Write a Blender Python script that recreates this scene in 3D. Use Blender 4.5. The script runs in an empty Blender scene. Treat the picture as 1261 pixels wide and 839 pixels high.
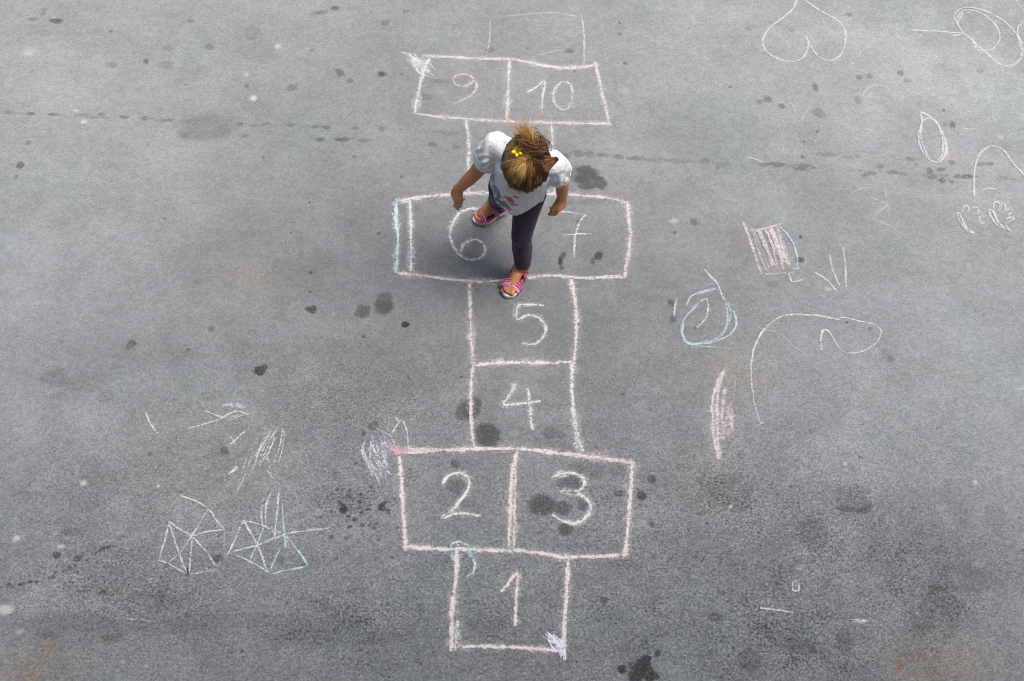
import bpy, bmesh, math, random
import numpy as np
from mathutils import Vector, Matrix, noise as mnoise

random.seed(7)
rng = np.random.default_rng(7)
scene = bpy.context.scene
COL = scene.collection
V = Vector

# ------------------------------------------------------------------ camera
SW, SH = 1261.0, 839.0
FPX, PITCH, DIST = 2100.0, math.radians(51), 6.5
CAM = V((0, -DIST * math.cos(PITCH), DIST * math.sin(PITCH)))
FW = V((0, math.cos(PITCH), -math.sin(PITCH)))
UP = V((0, math.sin(PITCH), math.cos(PITCH)))
cd = bpy.data.cameras.new('camera')
cam = bpy.data.objects.new('camera', cd)
COL.objects.link(cam)
cam.location = CAM
cam.rotation_euler = (math.pi / 2 - PITCH, 0, 0)
cd.sensor_width = 36
cd.lens = FPX / SW * 36
cd.clip_start, cd.clip_end = 0.05, 2000
scene.camera = cam


def at(px, py, h=0.0):
    """survey: where the sight line through a photo pixel meets the level h above the ground"""
    d = FW * FPX + V((1, 0, 0)) * (px - SW / 2) - UP * (py - SH / 2)
    return CAM + d * ((h - CAM.z) / d.z)


# ------------------------------------------------------------------ light
SUN_EL, SUN_AZ = math.radians(63), math.radians(-40)      # azimuth from +x, negative = towards the building
sd = V((math.cos(SUN_EL) * math.cos(SUN_AZ), math.cos(SUN_EL) * math.sin(SUN_AZ), math.sin(SUN_EL)))
w = bpy.data.worlds.new('World')
scene.world = w
w.use_nodes = True
nt = w.node_tree
bg = nt.nodes['Background']
sky = nt.nodes.new('ShaderNodeTexSky')
sky.sky_type = 'NISHITA'
sky.sun_disc = False
sky.sun_elevation = SUN_EL
sky.sun_rotation = math.atan2(sd.x, sd.y)
sky.air_density = 1.0
sky.dust_density = 6.0
sky.ozone_density = 0.6
nt.links.new(sky.outputs[0], bg.inputs[0])
bg.inputs[1].default_value = 0.05
ld = bpy.data.lights.new('sun', 'SUN')
ld.energy = 2.05
ld.angle = math.radians(41)
ld.color = (1.0, 0.955, 0.9)
lo = bpy.data.objects.new('sun', ld)
COL.objects.link(lo)
lo.rotation_euler = sd.to_track_quat('Z', 'Y').to_euler()
lo.location = sd * 40
scene.cycles.filter_width = 1.05
scene.cycles.transparent_max_bounces = 64
scene.view_settings.view_transform = 'Standard'
scene.view_settings.look = 'None'
scene.view_settings.gamma = 1
scene.view_settings.exposure = 1.66


# ------------------------------------------------------------------ object helpers
def tag(o, label=None, cat=None, group=None, kind=None):
    if label: o['label'] = label
    if cat: o['category'] = cat
    if group: o['group'] = group
    if kind: o['kind'] = kind
    return o


def empty(name, loc, label, cat, group=None):
    o = bpy.data.objects.new(name, None)
    COL.objects.link(o)
    o.location = loc
    o.empty_display_size = 0.1
    return tag(o, label, cat, group)


def link(name, me, mat=None, parent=None):
    o = bpy.data.objects.new(name, me)
    COL.objects.link(o)
    if mat:
        me.materials.clear()
        me.materials.append(mat)
    if parent:
        o.parent = parent
        o.matrix_parent_inverse = Matrix.Translation(-parent_world(parent))
    return o


def parent_world(p):
    t = V(p.location)
    q = p.parent
    if q is not None and q.type == 'EMPTY':
        return t
    return t


def bm_obj(name, bm, mat=None, parent=None, smooth=True):
    bmesh.ops.recalc_face_normals(bm, faces=bm.faces)
    me = bpy.data.meshes.new(name)
    bm.to_mesh(me)
    bm.free()
    if smooth:
        me.polygons.foreach_set('use_smooth', [True] * len(me.polygons))
    return link(name, me, mat, parent)


def remeshed(name, bm, voxel, smooth_it=4, mat=None, parent=None, factor=0.5):
    """melt the overlapping volumes of bm into one continuous skin"""
    bmesh.ops.recalc_face_normals(bm, faces=bm.faces)
    me = bpy.data.meshes.new(name + '_rough')
    bm.to_mesh(me)
    bm.free()
    o = bpy.data.objects.new(name + '_rough', me)
    COL.objects.link(o)
    m = o.modifiers.new('r', 'REMESH')
    m.mode = 'VOXEL'
    m.voxel_size = voxel
    m.adaptivity = 0
    if smooth_it:
        s = o.modifiers.new('s', 'SMOOTH')
        s.factor = factor
        s.iterations = smooth_it
    dg = bpy.context.evaluated_depsgraph_get()
    dg.update()
    out = bpy.data.meshes.new_from_object(o.evaluated_get(dg))
    out.name = name
    bpy.data.objects.remove(o)
    bpy.data.meshes.remove(me)
    out.polygons.foreach_set('use_smooth', [True] * len(out.polygons))
    return link(name, out, mat, parent)


def ortho(a):
    a = V(a).normalized()
    t = V((0, 0, 1)) if abs(a.z) < 0.9 else V((1, 0, 0))
    b = a.cross(t).normalized()
    return a, b, a.cross(b).normalized()


def ball(bm, c, r, axes=None, seg=20, rings=14):
    """ellipsoid; axes = three direction vectors, r = radius or three radii"""
    if not hasattr(r, '__len__'):
        r = (r, r, r)
    ax = axes or (V((1, 0, 0)), V((0, 1, 0)), V((0, 0, 1)))
    M = Matrix(((ax[0].x * r[0], ax[1].x * r[1], ax[2].x * r[2], c[0]),
                (ax[0].y * r[0], ax[1].y * r[1], ax[2].y * r[2], c[1]),
                (ax[0].z * r[0], ax[1].z * r[1], ax[2].z * r[2], c[2]),
                (0, 0, 0, 1)))
    bmesh.ops.create_uvsphere(bm, u_segments=seg, v_segments=rings, radius=1, matrix=M)


def loft(bm, secs, n=20, cap=True):
    """secs: list of (centre, axis_a, axis_b) ellipse sections"""
    rings = []
    for c, a, b in secs:
        rings.append([bm.verts.new(V(c) + V(a) * math.cos(2 * math.pi * k / n) + V(b) * math.sin(2 * math.pi * k / n)) for k in range(n)])
    for r0, r1 in zip(rings, rings[1:]):
        for k in range(n):
            bm.faces.new((r0[k], r0[(k + 1) % n], r1[(k + 1) % n], r1[k]))
    if cap:
        bm.faces.new(rings[0])
        bm.faces.new(rings[-1])
    return rings


def limb(bm, pts, radii, n=14):
    """tapered limb: a ball on each joint, a frustum between neighbours"""
    for p, r in zip(pts, radii):
        ball(bm, p, r, seg=n, rings=10)
    for (p, r), (q, s) in zip(zip(pts, radii), zip(pts[1:], radii[1:])):
        d, a, b = ortho(V(q) - V(p))
        loft(bm, [(p, a * r, b * r), (q, a * s, b * s)], n)


def spline(pts, step=0.35, closed=False):
    """Catmull-Rom through points (tuples of any length)"""
    P = [np.array(p, float) for p in pts]
    if len(P) < 3:
        n = max(2, int(np.linalg.norm(P[1] - P[0]) / step))
        return [P[0] + (P[1] - P[0]) * t for t in np.linspace(0, 1, n + 1)]
    Q = [2 * P[0] - P[1]] + P + [2 * P[-1] - P[-2]]
    out = []
    for i in range(1, len(Q) - 2):
        p0, p1, p2, p3 = Q[i - 1:i + 3]
        n = max(2, int(np.linalg.norm(p2 - p1) / step))
        for t in np.arange(n) / n:
            out.append(0.5 * (2 * p1 + (p2 - p0) * t + (2 * p0 - 5 * p1 + 4 * p2 - p3) * t * t + (3 * p1 - p0 - 3 * p2 + p3) * t ** 3))
    out.append(P[-1])
    return out


# ------------------------------------------------------------------ material helpers
class NT:
    def __init__(self, name):
        self.m = bpy.data.materials.new(name)
        self.m.use_nodes = True
        self.t = self.m.node_tree
        self.b = self.t.nodes['Principled BSDF']
        self.out = self.t.nodes['Material Output']

    def n(self, kind, **kw):
        nd = self.t.nodes.new('ShaderNode' + kind)
        for k, v in kw.items():
            setattr(nd, k, v)
        return nd

    def set(self, sock, v):
        if isinstance(v, bpy.types.NodeSocket):
            self.t.links.new(v, sock)
        elif hasattr(v, '__len__') and len(v) == 3 and sock.type == 'RGBA':
            sock.default_value = (*v, 1)
        else:
            sock.default_value = v

    def math(self, op, a, b=0.5, c=None, clamp=False):
        nd = self.n('Math', operation=op)
        nd.use_clamp = clamp
        self.set(nd.inputs[0], a)
        self.set(nd.inputs[1], b)
        if c is not None:
            self.set(nd.inputs[2], c)
        return nd.outputs[0]

    def step(self, x, lo, hi, a=0.0, b=1.0):
        nd = self.n('MapRange', interpolation_type='SMOOTHSTEP')
        self.set(nd.inputs[0], x)
        for i, v in enumerate((lo, hi, a, b)):
            self.set(nd.inputs[i + 1], v)
        return nd.outputs[0]

    def noise(self, scale, detail=2, rough=0.5, vec=None, dist=0.0):
        nd = self.n('TexNoise')
        nd.inputs['Scale'].default_value = scale
        nd.inputs['Detail'].default_value = detail
        nd.inputs['Roughness'].default_value = rough
        nd.inputs['Distortion'].default_value = dist
        if vec is not None:
            self.t.links.new(vec, nd.inputs['Vector'])
        return nd.outputs['Fac']

    def mix(self, f, a, b, blend='MIX'):
        nd = self.n('Mix', data_type='RGBA', blend_type=blend)
        self.set(nd.inputs[0], f)
        self.set(nd.inputs[6], a)
        self.set(nd.inputs[7], b)
        return nd.outputs[2]

    def attr(self, name):
        return self.n('Attribute', attribute_name=name)

    def bump(self, h, strength, dist):
        nd = self.n('Bump')
        nd.inputs['Strength'].default_value = strength
        nd.inputs['Distance'].default_value = dist
        self.t.links.new(h, nd.inputs['Height'])
        self.t.links.new(nd.outputs[0], self.b.inputs['Normal'])


def simple(name, base, rough=0.6, var=0.12, scale=40, bump=0.0, bscale=300, spec=0.4, col_attr=None, sss=0.0):
    N = NT(name)
    pos = N.n('NewGeometry').outputs['Position']
    f = N.noise(scale, 3, 0.6, pos)
    if col_attr:
        src = N.attr(col_attr).outputs['Color']
    else:
        src = base
    dark = N.mix(1.0, src, (1 - var * 2.0,) * 3, 'MULTIPLY')
    N.set(N.b.inputs['Base Color'], N.mix(f, dark, src))
    N.b.inputs['Roughness'].default_value = rough
    N.b.inputs['Specular IOR Level'].default_value = spec
    if sss:
        N.b.inputs['Subsurface Weight'].default_value = sss
        N.b.inputs['Subsurface Radius'].default_value = (0.012, 0.005, 0.003)
        N.b.inputs['Subsurface Scale'].default_value = 0.3
    if bump:
        N.bump(N.noise(bscale, 2, 0.6, pos), bump, 0.002)
    return N.m


def color_attr(me, name, cols):
    a = me.attributes.new(name, 'FLOAT_COLOR', 'POINT')
    arr = np.ones((len(me.vertices), 4), np.float32)
    arr[:, :3] = cols
    a.data.foreach_set('color', arr.ravel())


def verts_np(me):
    v = np.empty(len(me.vertices) * 3, np.float32)
    me.vertices.foreach_get('co', v)
    return v.reshape(-1, 3).astype(float)


# ------------------------------------------------------------------ the asphalt ground
def ground_material():
    N = NT('worn_asphalt')
    pos = N.n('NewGeometry').outputs['Position']
    a = N.attr('wear_and_falloff')
    sep = N.n('SeparateColor')
    N.t.links.new(a.outputs['Color'], sep.inputs[0])
    shape, strength, tone = sep.outputs[0], sep.outputs[1], sep.outputs[2]
    coarse = a.outputs['Alpha']
    big = N.noise(0.55, 4, 0.6, pos)
    mid = N.noise(3.2, 5, 0.62, pos, 0.4)
    small = N.noise(24, 4, 0.65, pos)
    grain = N.noise(150, 3, 0.75, pos)
    grit = N.noise(310, 2, 0.6, pos)
    stone = N.n('TexVoronoi', feature='F1')
    stone.inputs['Scale'].default_value = 125
    N.t.links.new(pos, stone.inputs['Vector'])
    ssep = N.n('SeparateColor')
    N.t.links.new(stone.outputs['Color'], ssep.inputs[0])
    # lightness factor, multiplied together
    f = N.math('MULTIPLY', N.step(big, 0.25, 0.75, 0.90, 1.10), N.step(mid, 0.25, 0.75, 0.88, 1.10))
    f = N.math('MULTIPLY', f, N.step(small, 0.2, 0.8, 0.90, 1.08))
    gr = N.math('MULTIPLY_ADD', N.math('SUBTRACT', grain, 0.5), N.math('MULTIPLY_ADD', coarse, 2.9, 0.75), 1.0)
    f = N.math('MULTIPLY', f, gr)
    f = N.math('MULTIPLY', f, N.math('MULTIPLY_ADD', N.math('SUBTRACT', ssep.outputs[0], 0.5), N.math('MULTIPLY_ADD', coarse, 0.40, 0.20), 1.0))
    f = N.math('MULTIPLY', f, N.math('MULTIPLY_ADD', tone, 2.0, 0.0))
    # open pits where the binder has worn away
    pits = N.step(N.math('ADD', N.math('MULTIPLY', N.noise(105, 2, 0.6, pos), 0.75), N.math('MULTIPLY', N.noise(9, 3, 0.6, pos), 0.35)),
                  N.math('MULTIPLY_ADD', coarse, -0.17, 0.745), N.math('MULTIPLY_ADD', coarse, -0.12, 0.80), 0, 1)
    f = N.math('MULTIPLY', f, N.math('SUBTRACT', 1.0, N.math('MULTIPLY', pits, 0.62)))
    blotch = N.math('MULTIPLY', N.math('SUBTRACT', N.noise(7.5, 5, 0.7, pos, 0.6), 0.5), N.math('MULTIPLY_ADD', coarse, 0.85, 0.10))
    f = N.math('MULTIPLY', f, N.math('ADD', 1.0, blotch))
    # oil and gum spots with crumbly edges
    e = N.math('ADD', shape, N.math('MULTIPLY', N.math('SUBTRACT', N.noise(48, 4, 0.75, pos), 0.5), 1.15))
    e = N.math('ADD', e, N.math('MULTIPLY', N.math('SUBTRACT', grain, 0.5), 0.55))
    st = N.math('MULTIPLY', N.math('MULTIPLY', N.step(e, 0.26, 0.62), strength), N.step(grain, 0.3, 0.7, 1.15, 0.8))
    f = N.math('MULTIPLY', f, N.math('SUBTRACT', 1.0, st))
    hue = N.noise(1.3, 3, 0.6, pos)
    base = N.mix(N.step(hue, 0.35, 0.65), (0.192, 0.208, 0.213), (0.205, 0.2065, 0.218))
    warm = N.step(N.noise(1.9, 3, 0.6, N.math('ADD', pos, 0) if False else pos, 0.5), 0.62, 0.80, 0, 0.4)
    base = N.mix(warm, base, (0.215, 0.213, 0.186))
    wm_ = N.attr('warm').outputs['Fac']
    base = N.mix(N.math('MULTIPLY', N.step(N.math('ADD', wm_, N.math('MULTIPLY', N.math('SUBTRACT', small, 0.5), 0.6)), 0.05, 1.0), 0.75), base, (0.215, 0.196, 0.150))
    base = N.mix(N.math('MULTIPLY', N.step(N.math('ADD', wm_, N.math('MULTIPLY', N.math('SUBTRACT', grain, 0.5), 0.8)), 1.0, 1.4), 0.6), base, (0.30, 0.10, 0.06))
    c = N.n('VectorMath', operation='SCALE')
    N.t.links.new(base, c.inputs[0])
    N.t.links.new(f, c.inputs['Scale'])
    # pale stone chips and crumbs of chalk dust
    chips = N.math('MULTIPLY', N.step(N.noise(170, 1, 0.5, pos), 0.68, 0.75), N.step(N.noise(5, 3, 0.6, pos), 0.36, 0.60))
    col = N.mix(N.math('MULTIPLY', chips, 0.6), c.outputs[0], (0.5, 0.5, 0.5))
    pl = N.attr('pale').outputs['Fac']
    plm = N.math('MULTIPLY', N.step(N.math('ADD', pl, N.math('MULTIPLY', N.math('SUBTRACT', grain, 0.5), 0.7)), 0.12, 0.75), 0.75)
    col = N.mix(plm, col, (0.5, 0.5, 0.49))
    N.set(N.b.inputs['Base Color'], col)
    N.set(N.b.inputs['Roughness'], N.step(st, 0, 0.8, 0.88, 0.5))
    N.b.inputs['Specular IOR Level'].default_value = 0.35
    N.bump(N.math('ADD', N.math('MULTIPLY', grain, N.math('MULTIPLY_ADD', coarse, 1.3, 0.25)), N.math('MULTIPLY', grit, 0.3)), 0.34, 0.003)
    return N.m


STAINS = [  # px, py, rx, ry, strength
    (41,24,7,2.5,.35),(53,17,3,2,.3),(70,26,7,3,.6),(310,40,9,8,.18),(311,47,6,2,.25),(258,58,5,4,.35),(180,76,4,3,.5),(205,80,9,5,.22),
    (230,88,26,14,.10),(137,80,6,4,.25),(360,108,6,4,.3),(419,90,5,4,.45),(431,100,4,3,.35),(470,91,5,3,.6),(474,29,5,3,.4),(395,16,9,2.5,.35),(412,10,5,3,.5),
    (235,26,5,2,.3),(206,60,7,3,.2),(8,138,5,2,.5),(37,140,6,2,.5),(64,141,6,2,.45),(100,141,8,1.5,.25),(125,141,5,2.5,.4),(153,144,5,2,.4),(178,146,4,3,.45),
    (207,148,9,1.7,.35),(255,157,36,17,.24),(232,150,5,3,.4),(228,167,5,4,.4),(243,167,4,2,.4),(274,165,3,2,.4),(296,153,4,2.5,.45),(328,153,6,2,.4),(358,154,5,2.5,.35),
    (386,157,4,2,.4),(402,157,6,2,.4),(437,158,4,2,.35),(470,159,4,2.5,.4),(394,172,6,2.5,.5),(423,172,8,2.5,.5),(450,173,8,2,.35),(301,168,4,2,.3),
    (25,204,5,4,.55),(35,176,4,3,.4),(20,218,3,3,.3),(436,193,2.5,2,.4),(304,106,3,3,.4),(384,62,3,2,.3),
    (384,381,6,4.5,.55),(447,384,9,8,.42),(473,376,12,11,.45),(499,400,5,4,.65),(320,456,8,5,.6),(326,452,4,3,.5),(163,423,6,4,.4),(158,428,4,4,.3),(260,405,4,4,.3),
    (577,505,14,13,.48),(600,536,16,15,.58),(676,534,8,7,.3),(690,536,6,5,.25),(560,571,5,5,.35),(563,600,12,9,.25),(667,622,17,13,.62),(692,626,11,9,.42),
    (702,597,17,12,.38),(718,622,6,7,.42),(720,578,25,10,.18),(696,652,9,8,.5),(764,608,6,4,.35),(782,604,5,4,.35),(790,611,6,6,.55),(803,591,5,5,.5),(803,646,4,3.5,.45),
    (743,739,5,3.5,.5),(760,580,12,6,.15),(470,625,5,5,.6),(423,627,6,5,.65),(474,619,3,3,.5),(442,618,3,3,.5),(436,640,3,3,.5),(446,647,3,3,.5),(418,619,3,3,.5),(432,611,3,3,.4),
    (720,216,17,12,.62),(737,224,8,8,.6),(724,228,9,6,.6),(703,213,7,6,.3),(697,192,5,4,.35),(712,189,6,4,.35),(726,190,6,4,.3),(742,191,7,2.5,.35),(762,193,6,2.5,.4),
    (782,195,9,2.5,.35),(800,197,9,2,.25),(840,199,18,2.5,.22),(868,198,6,3,.3),(890,203,10,3,.2),(955,203,14,3.5,.45),(988,206,14,4.5,.4),(1017,190,14,2.5,.22),(1050,194,12,2,.2),
    (1070,213,7,3,.4),(1064,216,4,2,.4),(1084,205,4,3,.35),(1100,212,6,2.5,.4),(1112,214,6,2,.3),(1145,212,4,4,.5),(1148,218,5,3,.45),(1158,209,5,2.5,.45),(1160,223,4,3,.45),(1172,224,3,2,.4),
    (1190,217,14,2.2,.55),(1172,200,5,2.5,.35),(1208,202,8,3,.3),(1219,202,4,2.5,.4),(1235,219,6,2,.25),(1120,196,5,2.5,.3),
    (945,122,5,4,.45),(935,125,4,3,.35),(963,131,4,3,.45),(1004,108,3,5,.5),(1058,95,4,3,.4),(1071,94,4,3,.35),(1109,90,4,3,.45),(1117,99,5,3,.25),(1046,18,4,3,.35),(1056,123,5,5,.25),
    (1173,154,4,3,.5),(1164,154,3,2,.3),(1162,136,2.5,2,.4),(922,35,4,3,.2),(975,37,4,3,.2),(1008,139,7,6,.3),(1206,87,4,3,.25),(949,27,3,2,.2),
    (690,322,3,6,.6),(694,314,3,4,.5),(692,330,3,3,.4),(737,315,5,5,.55),(730,322,3,5,.4),(726,249,14,4,.2),(740,247,9,3,.2),(702,250,4,3,.2),
    (790,824,13,10,.8),(783,833,9,9,.8),(800,832,9,8,.75),(765,825,5,5,.75),(797,811,5,4,.75),(810,805,4,3.5,.6),(776,818,3,3,.5),
    (1095,440,7,6,.35),(1093,437,4,4,.3),(985,320,5,3.5,.5),(826,372,4,4,.4),(829,393,4,5,.35),(855,274,5,4,.35),(986,292,2.5,3,.5),(1093,438,10,9,.15),
    (900,607,30,24,.22),(1000,658,17,20,.28),(958,664,22,14,.14),(1050,612,22,15,.22),(1042,627,12,4,.35),(1060,628,12,4,.4),(1068,622,6,4,.4),(880,760,8,6,.4),(1150,742,32,20,.2),(1135,760,18,18,.22),
    (1185,710,35,24,.12),(1040,790,10,16,.25),(985,795,14,10,.2),(925,815,14,14,.2),(1000,800,5,6,.4),
    (345,690,5,5,.3),(268,688,6,5,.45),(231,704,4,5,.55),(276,555,5,5,.4),(70,684,5,4,.5),(95,687,5,3,.45),(415,760,28,18,.18),(430,770,14,14,.15),(400,748,10,10,.15),
    (300,765,120,10,.14),(120,768,120,13,.12),(420,785,90,12,.14),(130,588,30,10,.12),(35,610,30,5,.1),(460,525,6,5,.4),(448,534,3,4,.4),(600,770,30,16,.1),
    (88,655,12,5,.22),(127,730,6,3,.3),(60,782,16,5,.2),(140,786,14,6,.25),(220,775,14,6,.2),(180,745,30,16,.12),(110,470,30,12,.1),(70,465,14,10,.14),(130,490,10,8,.12),
    (55,12,3,2,.3),(1225,640,12,20,.1),(1180,620,14,30,.1),(950,350,6,4,.2),(520,120,14,4,.25),(540,100,6,3,.2),(604,62,5,3,.3),(702,63,6,3,.35),(500,14,5,2,.3),(474,28,5,3,.35),(770,78,3,2,.45),(763,42,3,2,.4),
    (495,92,3,2,.35),(532,178,6,3,.35),(561,181,5,3,.3),(495,218,3,2,.4),(650,60,3,2,.2),
]
WARM = [(310,345,50,30,.5),(1160,820,80,45,.65),(40,825,60,35,.65),(255,560,120,80,.4),(430,470,80,50,.4),(900,460,60,40,.5),(870,590,40,50,.4),(60,800,8,6,1.4),(1106,822,5,16,1.5),(1134,808,5,5,1.4),(38,833,8,9,1.4),(560,420,60,40,.3),(1190,310,80,50,.25)]
PALE_SPOTS = [(6,751,11,6,1),(20,663,5,4,1),(75,673,6,3,.8),(103,595,4,3.5,1),(195,599,3,2.5,.9),(312,121,5,4,.8),(103,150,5,3,.7),(93,136,4,2,.6),(35,65,14,9,.4),(342,57,5,4,.6),(304,92,5,4,.5),
    (1201,594,3,3,1),(1041,571,2.5,2.5,1),(900,624,2.5,2.5,1),(885,562,4,5,.8),(830,272,8,5,.5),(1232,169,6,5,.5),(1020,356,6,4,.5),(560,360,4,4,.3),(1130,755,3,3,.6),(25,778,8,4,.5),(180,820,4,3,.6),(152,815,3,3,.6),
    (520,790,40,14,.14),(590,822,30,14,.2),(640,815,20,10,.15),(1205,695,10,6,.35),(1243,655,18,8,.25),(940,440,40,20,.1),(545,345,120,4,.12),(90,66,12,8,.3),(545,115,14,8,.3),(770,112,12,6,.35),(725,60,20,8,.15),(600,120,40,20,.10),(985,700,6,4,.4),(640,615,30,50,.06)]
CRACK = [(-10,727),(12,722),(30,719),(48,715),(62,710),(78,703),(90,697),(99,687),(118,682),(135,671)]
TONES = [  # soft surface differences plus the yard's light falloff painted into the colour: px, py, rx, ry, amount (of 1)
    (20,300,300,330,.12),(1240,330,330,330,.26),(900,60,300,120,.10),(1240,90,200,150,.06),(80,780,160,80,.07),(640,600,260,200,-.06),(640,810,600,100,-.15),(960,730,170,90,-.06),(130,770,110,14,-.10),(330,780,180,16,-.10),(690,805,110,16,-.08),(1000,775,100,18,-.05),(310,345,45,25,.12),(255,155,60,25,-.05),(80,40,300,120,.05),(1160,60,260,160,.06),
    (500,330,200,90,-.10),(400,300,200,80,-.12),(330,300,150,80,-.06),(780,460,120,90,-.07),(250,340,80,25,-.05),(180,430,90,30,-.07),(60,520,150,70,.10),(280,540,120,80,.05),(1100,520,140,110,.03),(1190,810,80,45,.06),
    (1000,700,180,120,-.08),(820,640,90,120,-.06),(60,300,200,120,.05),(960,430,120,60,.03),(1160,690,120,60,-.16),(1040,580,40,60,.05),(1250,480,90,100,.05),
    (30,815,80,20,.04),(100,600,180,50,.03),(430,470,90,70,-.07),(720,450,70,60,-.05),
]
COARSE = [(900,600,45,36,0.40),(1000,655,30,30,0.40),(1050,612,34,18,0.33),(1130,690,60,45,0.33),(1145,745,55,25,0.40),(940,765,55,40,0.30),(430,760,60,34,0.40),(430,620,60,40,0.33),(110,715,90,40,0.26),(740,620,50,50,0.13),(180,745,60,25,0.26),(1000,800,90,35,0.26),(640,780,620,190,.6),(150,640,220,170,.35),(1000,640,260,200,.35),(430,500,120,80,.4),(640,560,200,130,.2)]


def build_ground():
    xs = np.concatenate([-np.geomspace(400, 2.75, 26), np.arange(-2.7, 2.7001, 0.0072), np.geomspace(2.75, 400, 26)])
    ys = np.concatenate([-np.geomspace(400, 1.85, 26), np.arange(-1.8, 2.4001, 0.0072), np.geomspace(2.45, 400, 26)])
    nx, ny = len(xs), len(ys)
    X, Y = np.meshgrid(xs, ys)
    co = np.zeros((nx * ny, 3), np.float32)
    co[:, 0], co[:, 1] = X.ravel(), Y.ravel()
    i = np.arange(nx - 1)[None, :] + np.arange(ny - 1)[:, None] * nx
    i = i.ravel()
    quads = np.stack([i, i + 1, i + 1 + nx, i + nx], 1).astype(np.int32)
    me = bpy.data.meshes.new('asphalt_ground')
    me.vertices.add(len(co))
    me.vertices.foreach_set('co', co.ravel())
    me.loops.add(quads.size)
    me.loops.foreach_set('vertex_index', quads.ravel())
    me.polygons.add(len(quads))
    me.polygons.foreach_set('loop_start', np.arange(len(quads), dtype=np.int32) * 4)
    me.update(calc_edges=True)
    shape = np.zeros((ny, nx)); stren = np.zeros((ny, nx)); tone = np.zeros((ny, nx)); coarse = np.zeros((ny, nx))

    def window(cx, cy, R):
        x0, x1 = np.searchsorted(xs, [cx - R, cx + R])
        y0, y1 = np.searchsorted(ys, [cy - R, cy + R])
        return slice(y0, y1), slice(x0, x1)

    def foot(px, py, rx, ry):
        c = at(px, py)
        sx = (at(px + 1, py) - c).length
        sy = (at(px, py + 1) - c).length
        return c, rx * sx, ry * sy

    def spot(px, py, rx, ry, s):
        c, ax, ay = foot(px, py, rx, ry)
        ax, ay = max(ax * .92, .0068), max(ay * .92, .0068)
        s = min(.88, s * (1.05 if rx >= 15 else 1.3) * (.8 if py < 260 and rx < 15 else 1.0))
        sl = window(c.x, c.y, max(ax, ay) * 2.0)
        d = np.sqrt(((X[sl] - c.x) / ax) ** 2 + ((Y[sl] - c.y) / ay) ** 2)
        sh = np.clip(1.0 - 0.5 * d ** 1.5, 0, 1) if rx < 20 else np.exp(-d ** 2 * 0.75)
        win = sh > shape[sl]
        shape[sl] = np.where(win, sh, shape[sl])
        stren[sl] = np.where(win, s, stren[sl])

    for a in STAINS:
        spot(*a)
        if 3.5 <= a[2] < 15:                      # drops splash and run: no two alike
            for _ in range(random.choice((1, 2, 3))):
                th, q = random.uniform(0, 6.28), random.uniform(.35, .7)
                spot(a[0] + math.cos(th) * a[2] * .8, a[1] + math.sin(th) * a[3] * .8, a[2] * q, a[3] * q, a[4] * random.uniform(.7, 1))
    for p in spline(CRACK, 3.0):
        if random.random() < 0.62:
            spot(p[0] + random.uniform(-1, 1), p[1] + random.uniform(-2.5, 2.5), random.uniform(1.2, 3.2), random.uniform(1, 2.2), random.uniform(.25, .6))
    # the dripped line that crosses the yard, and stray drops
    for k in range(60):
        spot(random.uniform(0, 1261), random.uniform(0, 839), random.uniform(1.5, 3), random.uniform(1.5, 2.5), random.uniform(.2, .5))
    for k in range(26):
        spot(random.gauss(440, 26), random.gauss(630, 26), random.uniform(1, 2.4), random.uniform(1, 2.2), random.uniform(.3, .6))
    for k in range(16):
        spot(random.gauss(420, 30), random.gauss(762, 22), random.uniform(1, 2.4), random.uniform(1, 2.2), random.uniform(.25, .5))
    for k in range(22):
        spot(random.gauss(905, 60), random.gauss(640, 70), random.uniform(1, 2.4), random.uniform(1, 2.2), random.uniform(.2, .45))
    seam = [(-5,138),(80,142),(180,147),(260,152),(360,155),(470,159),(560,166),(640,178),(720,190),(800,196),(890,203),(980,206),(1080,212),(1190,217),(1270,223)]
    for p in spline(seam, 7.0):
        if mnoise.noise(V((p[0] * .03, 0, 0))) > .02:
            spot(p[0], p[1] + random.uniform(-1.5, 1.5), random.uniform(4, 9), random.uniform(1.2, 2.2), random.uniform(.08, .24))
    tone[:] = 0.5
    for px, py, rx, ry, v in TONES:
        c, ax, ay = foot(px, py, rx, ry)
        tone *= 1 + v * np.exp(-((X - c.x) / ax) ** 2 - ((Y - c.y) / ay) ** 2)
    coarse[:] = 0.10
    for px, py, rx, ry, v in COARSE:
        c, ax, ay = foot(px, py, rx, ry)
        coarse += v * np.exp(-((X - c.x) / ax) ** 2 - ((Y - c.y) / ay) ** 2)
    warm = np.zeros((ny, nx)); pale = np.zeros((ny, nx))
    for arr, lst in ((warm, WARM), (pale, PALE_SPOTS)):
        for px, py, rx, ry, v in lst:
            c, ax, ay = foot(px, py, rx, ry)
            ax, ay = max(ax, .0075), max(ay, .0075)
            arr[:] = np.maximum(arr, v * np.exp(-((X - c.x) / ax) ** 2 - ((Y - c.y) / ay) ** 2))
    for nm, arr in (('warm', warm), ('pale', pale)):
        a = me.attributes.new(nm, 'FLOAT', 'POINT')
        a.data.foreach_set('value', arr.astype(np.float32).ravel())
    a = me.attributes.new('wear_and_falloff', 'FLOAT_COLOR', 'POINT')
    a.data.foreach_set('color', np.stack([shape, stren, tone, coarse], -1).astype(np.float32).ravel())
    o = link('asphalt_ground', me, ground_material())
    tag(o, 'grey worn asphalt yard spotted with dark oil drips', 'ground', kind='structure')
    return o


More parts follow.
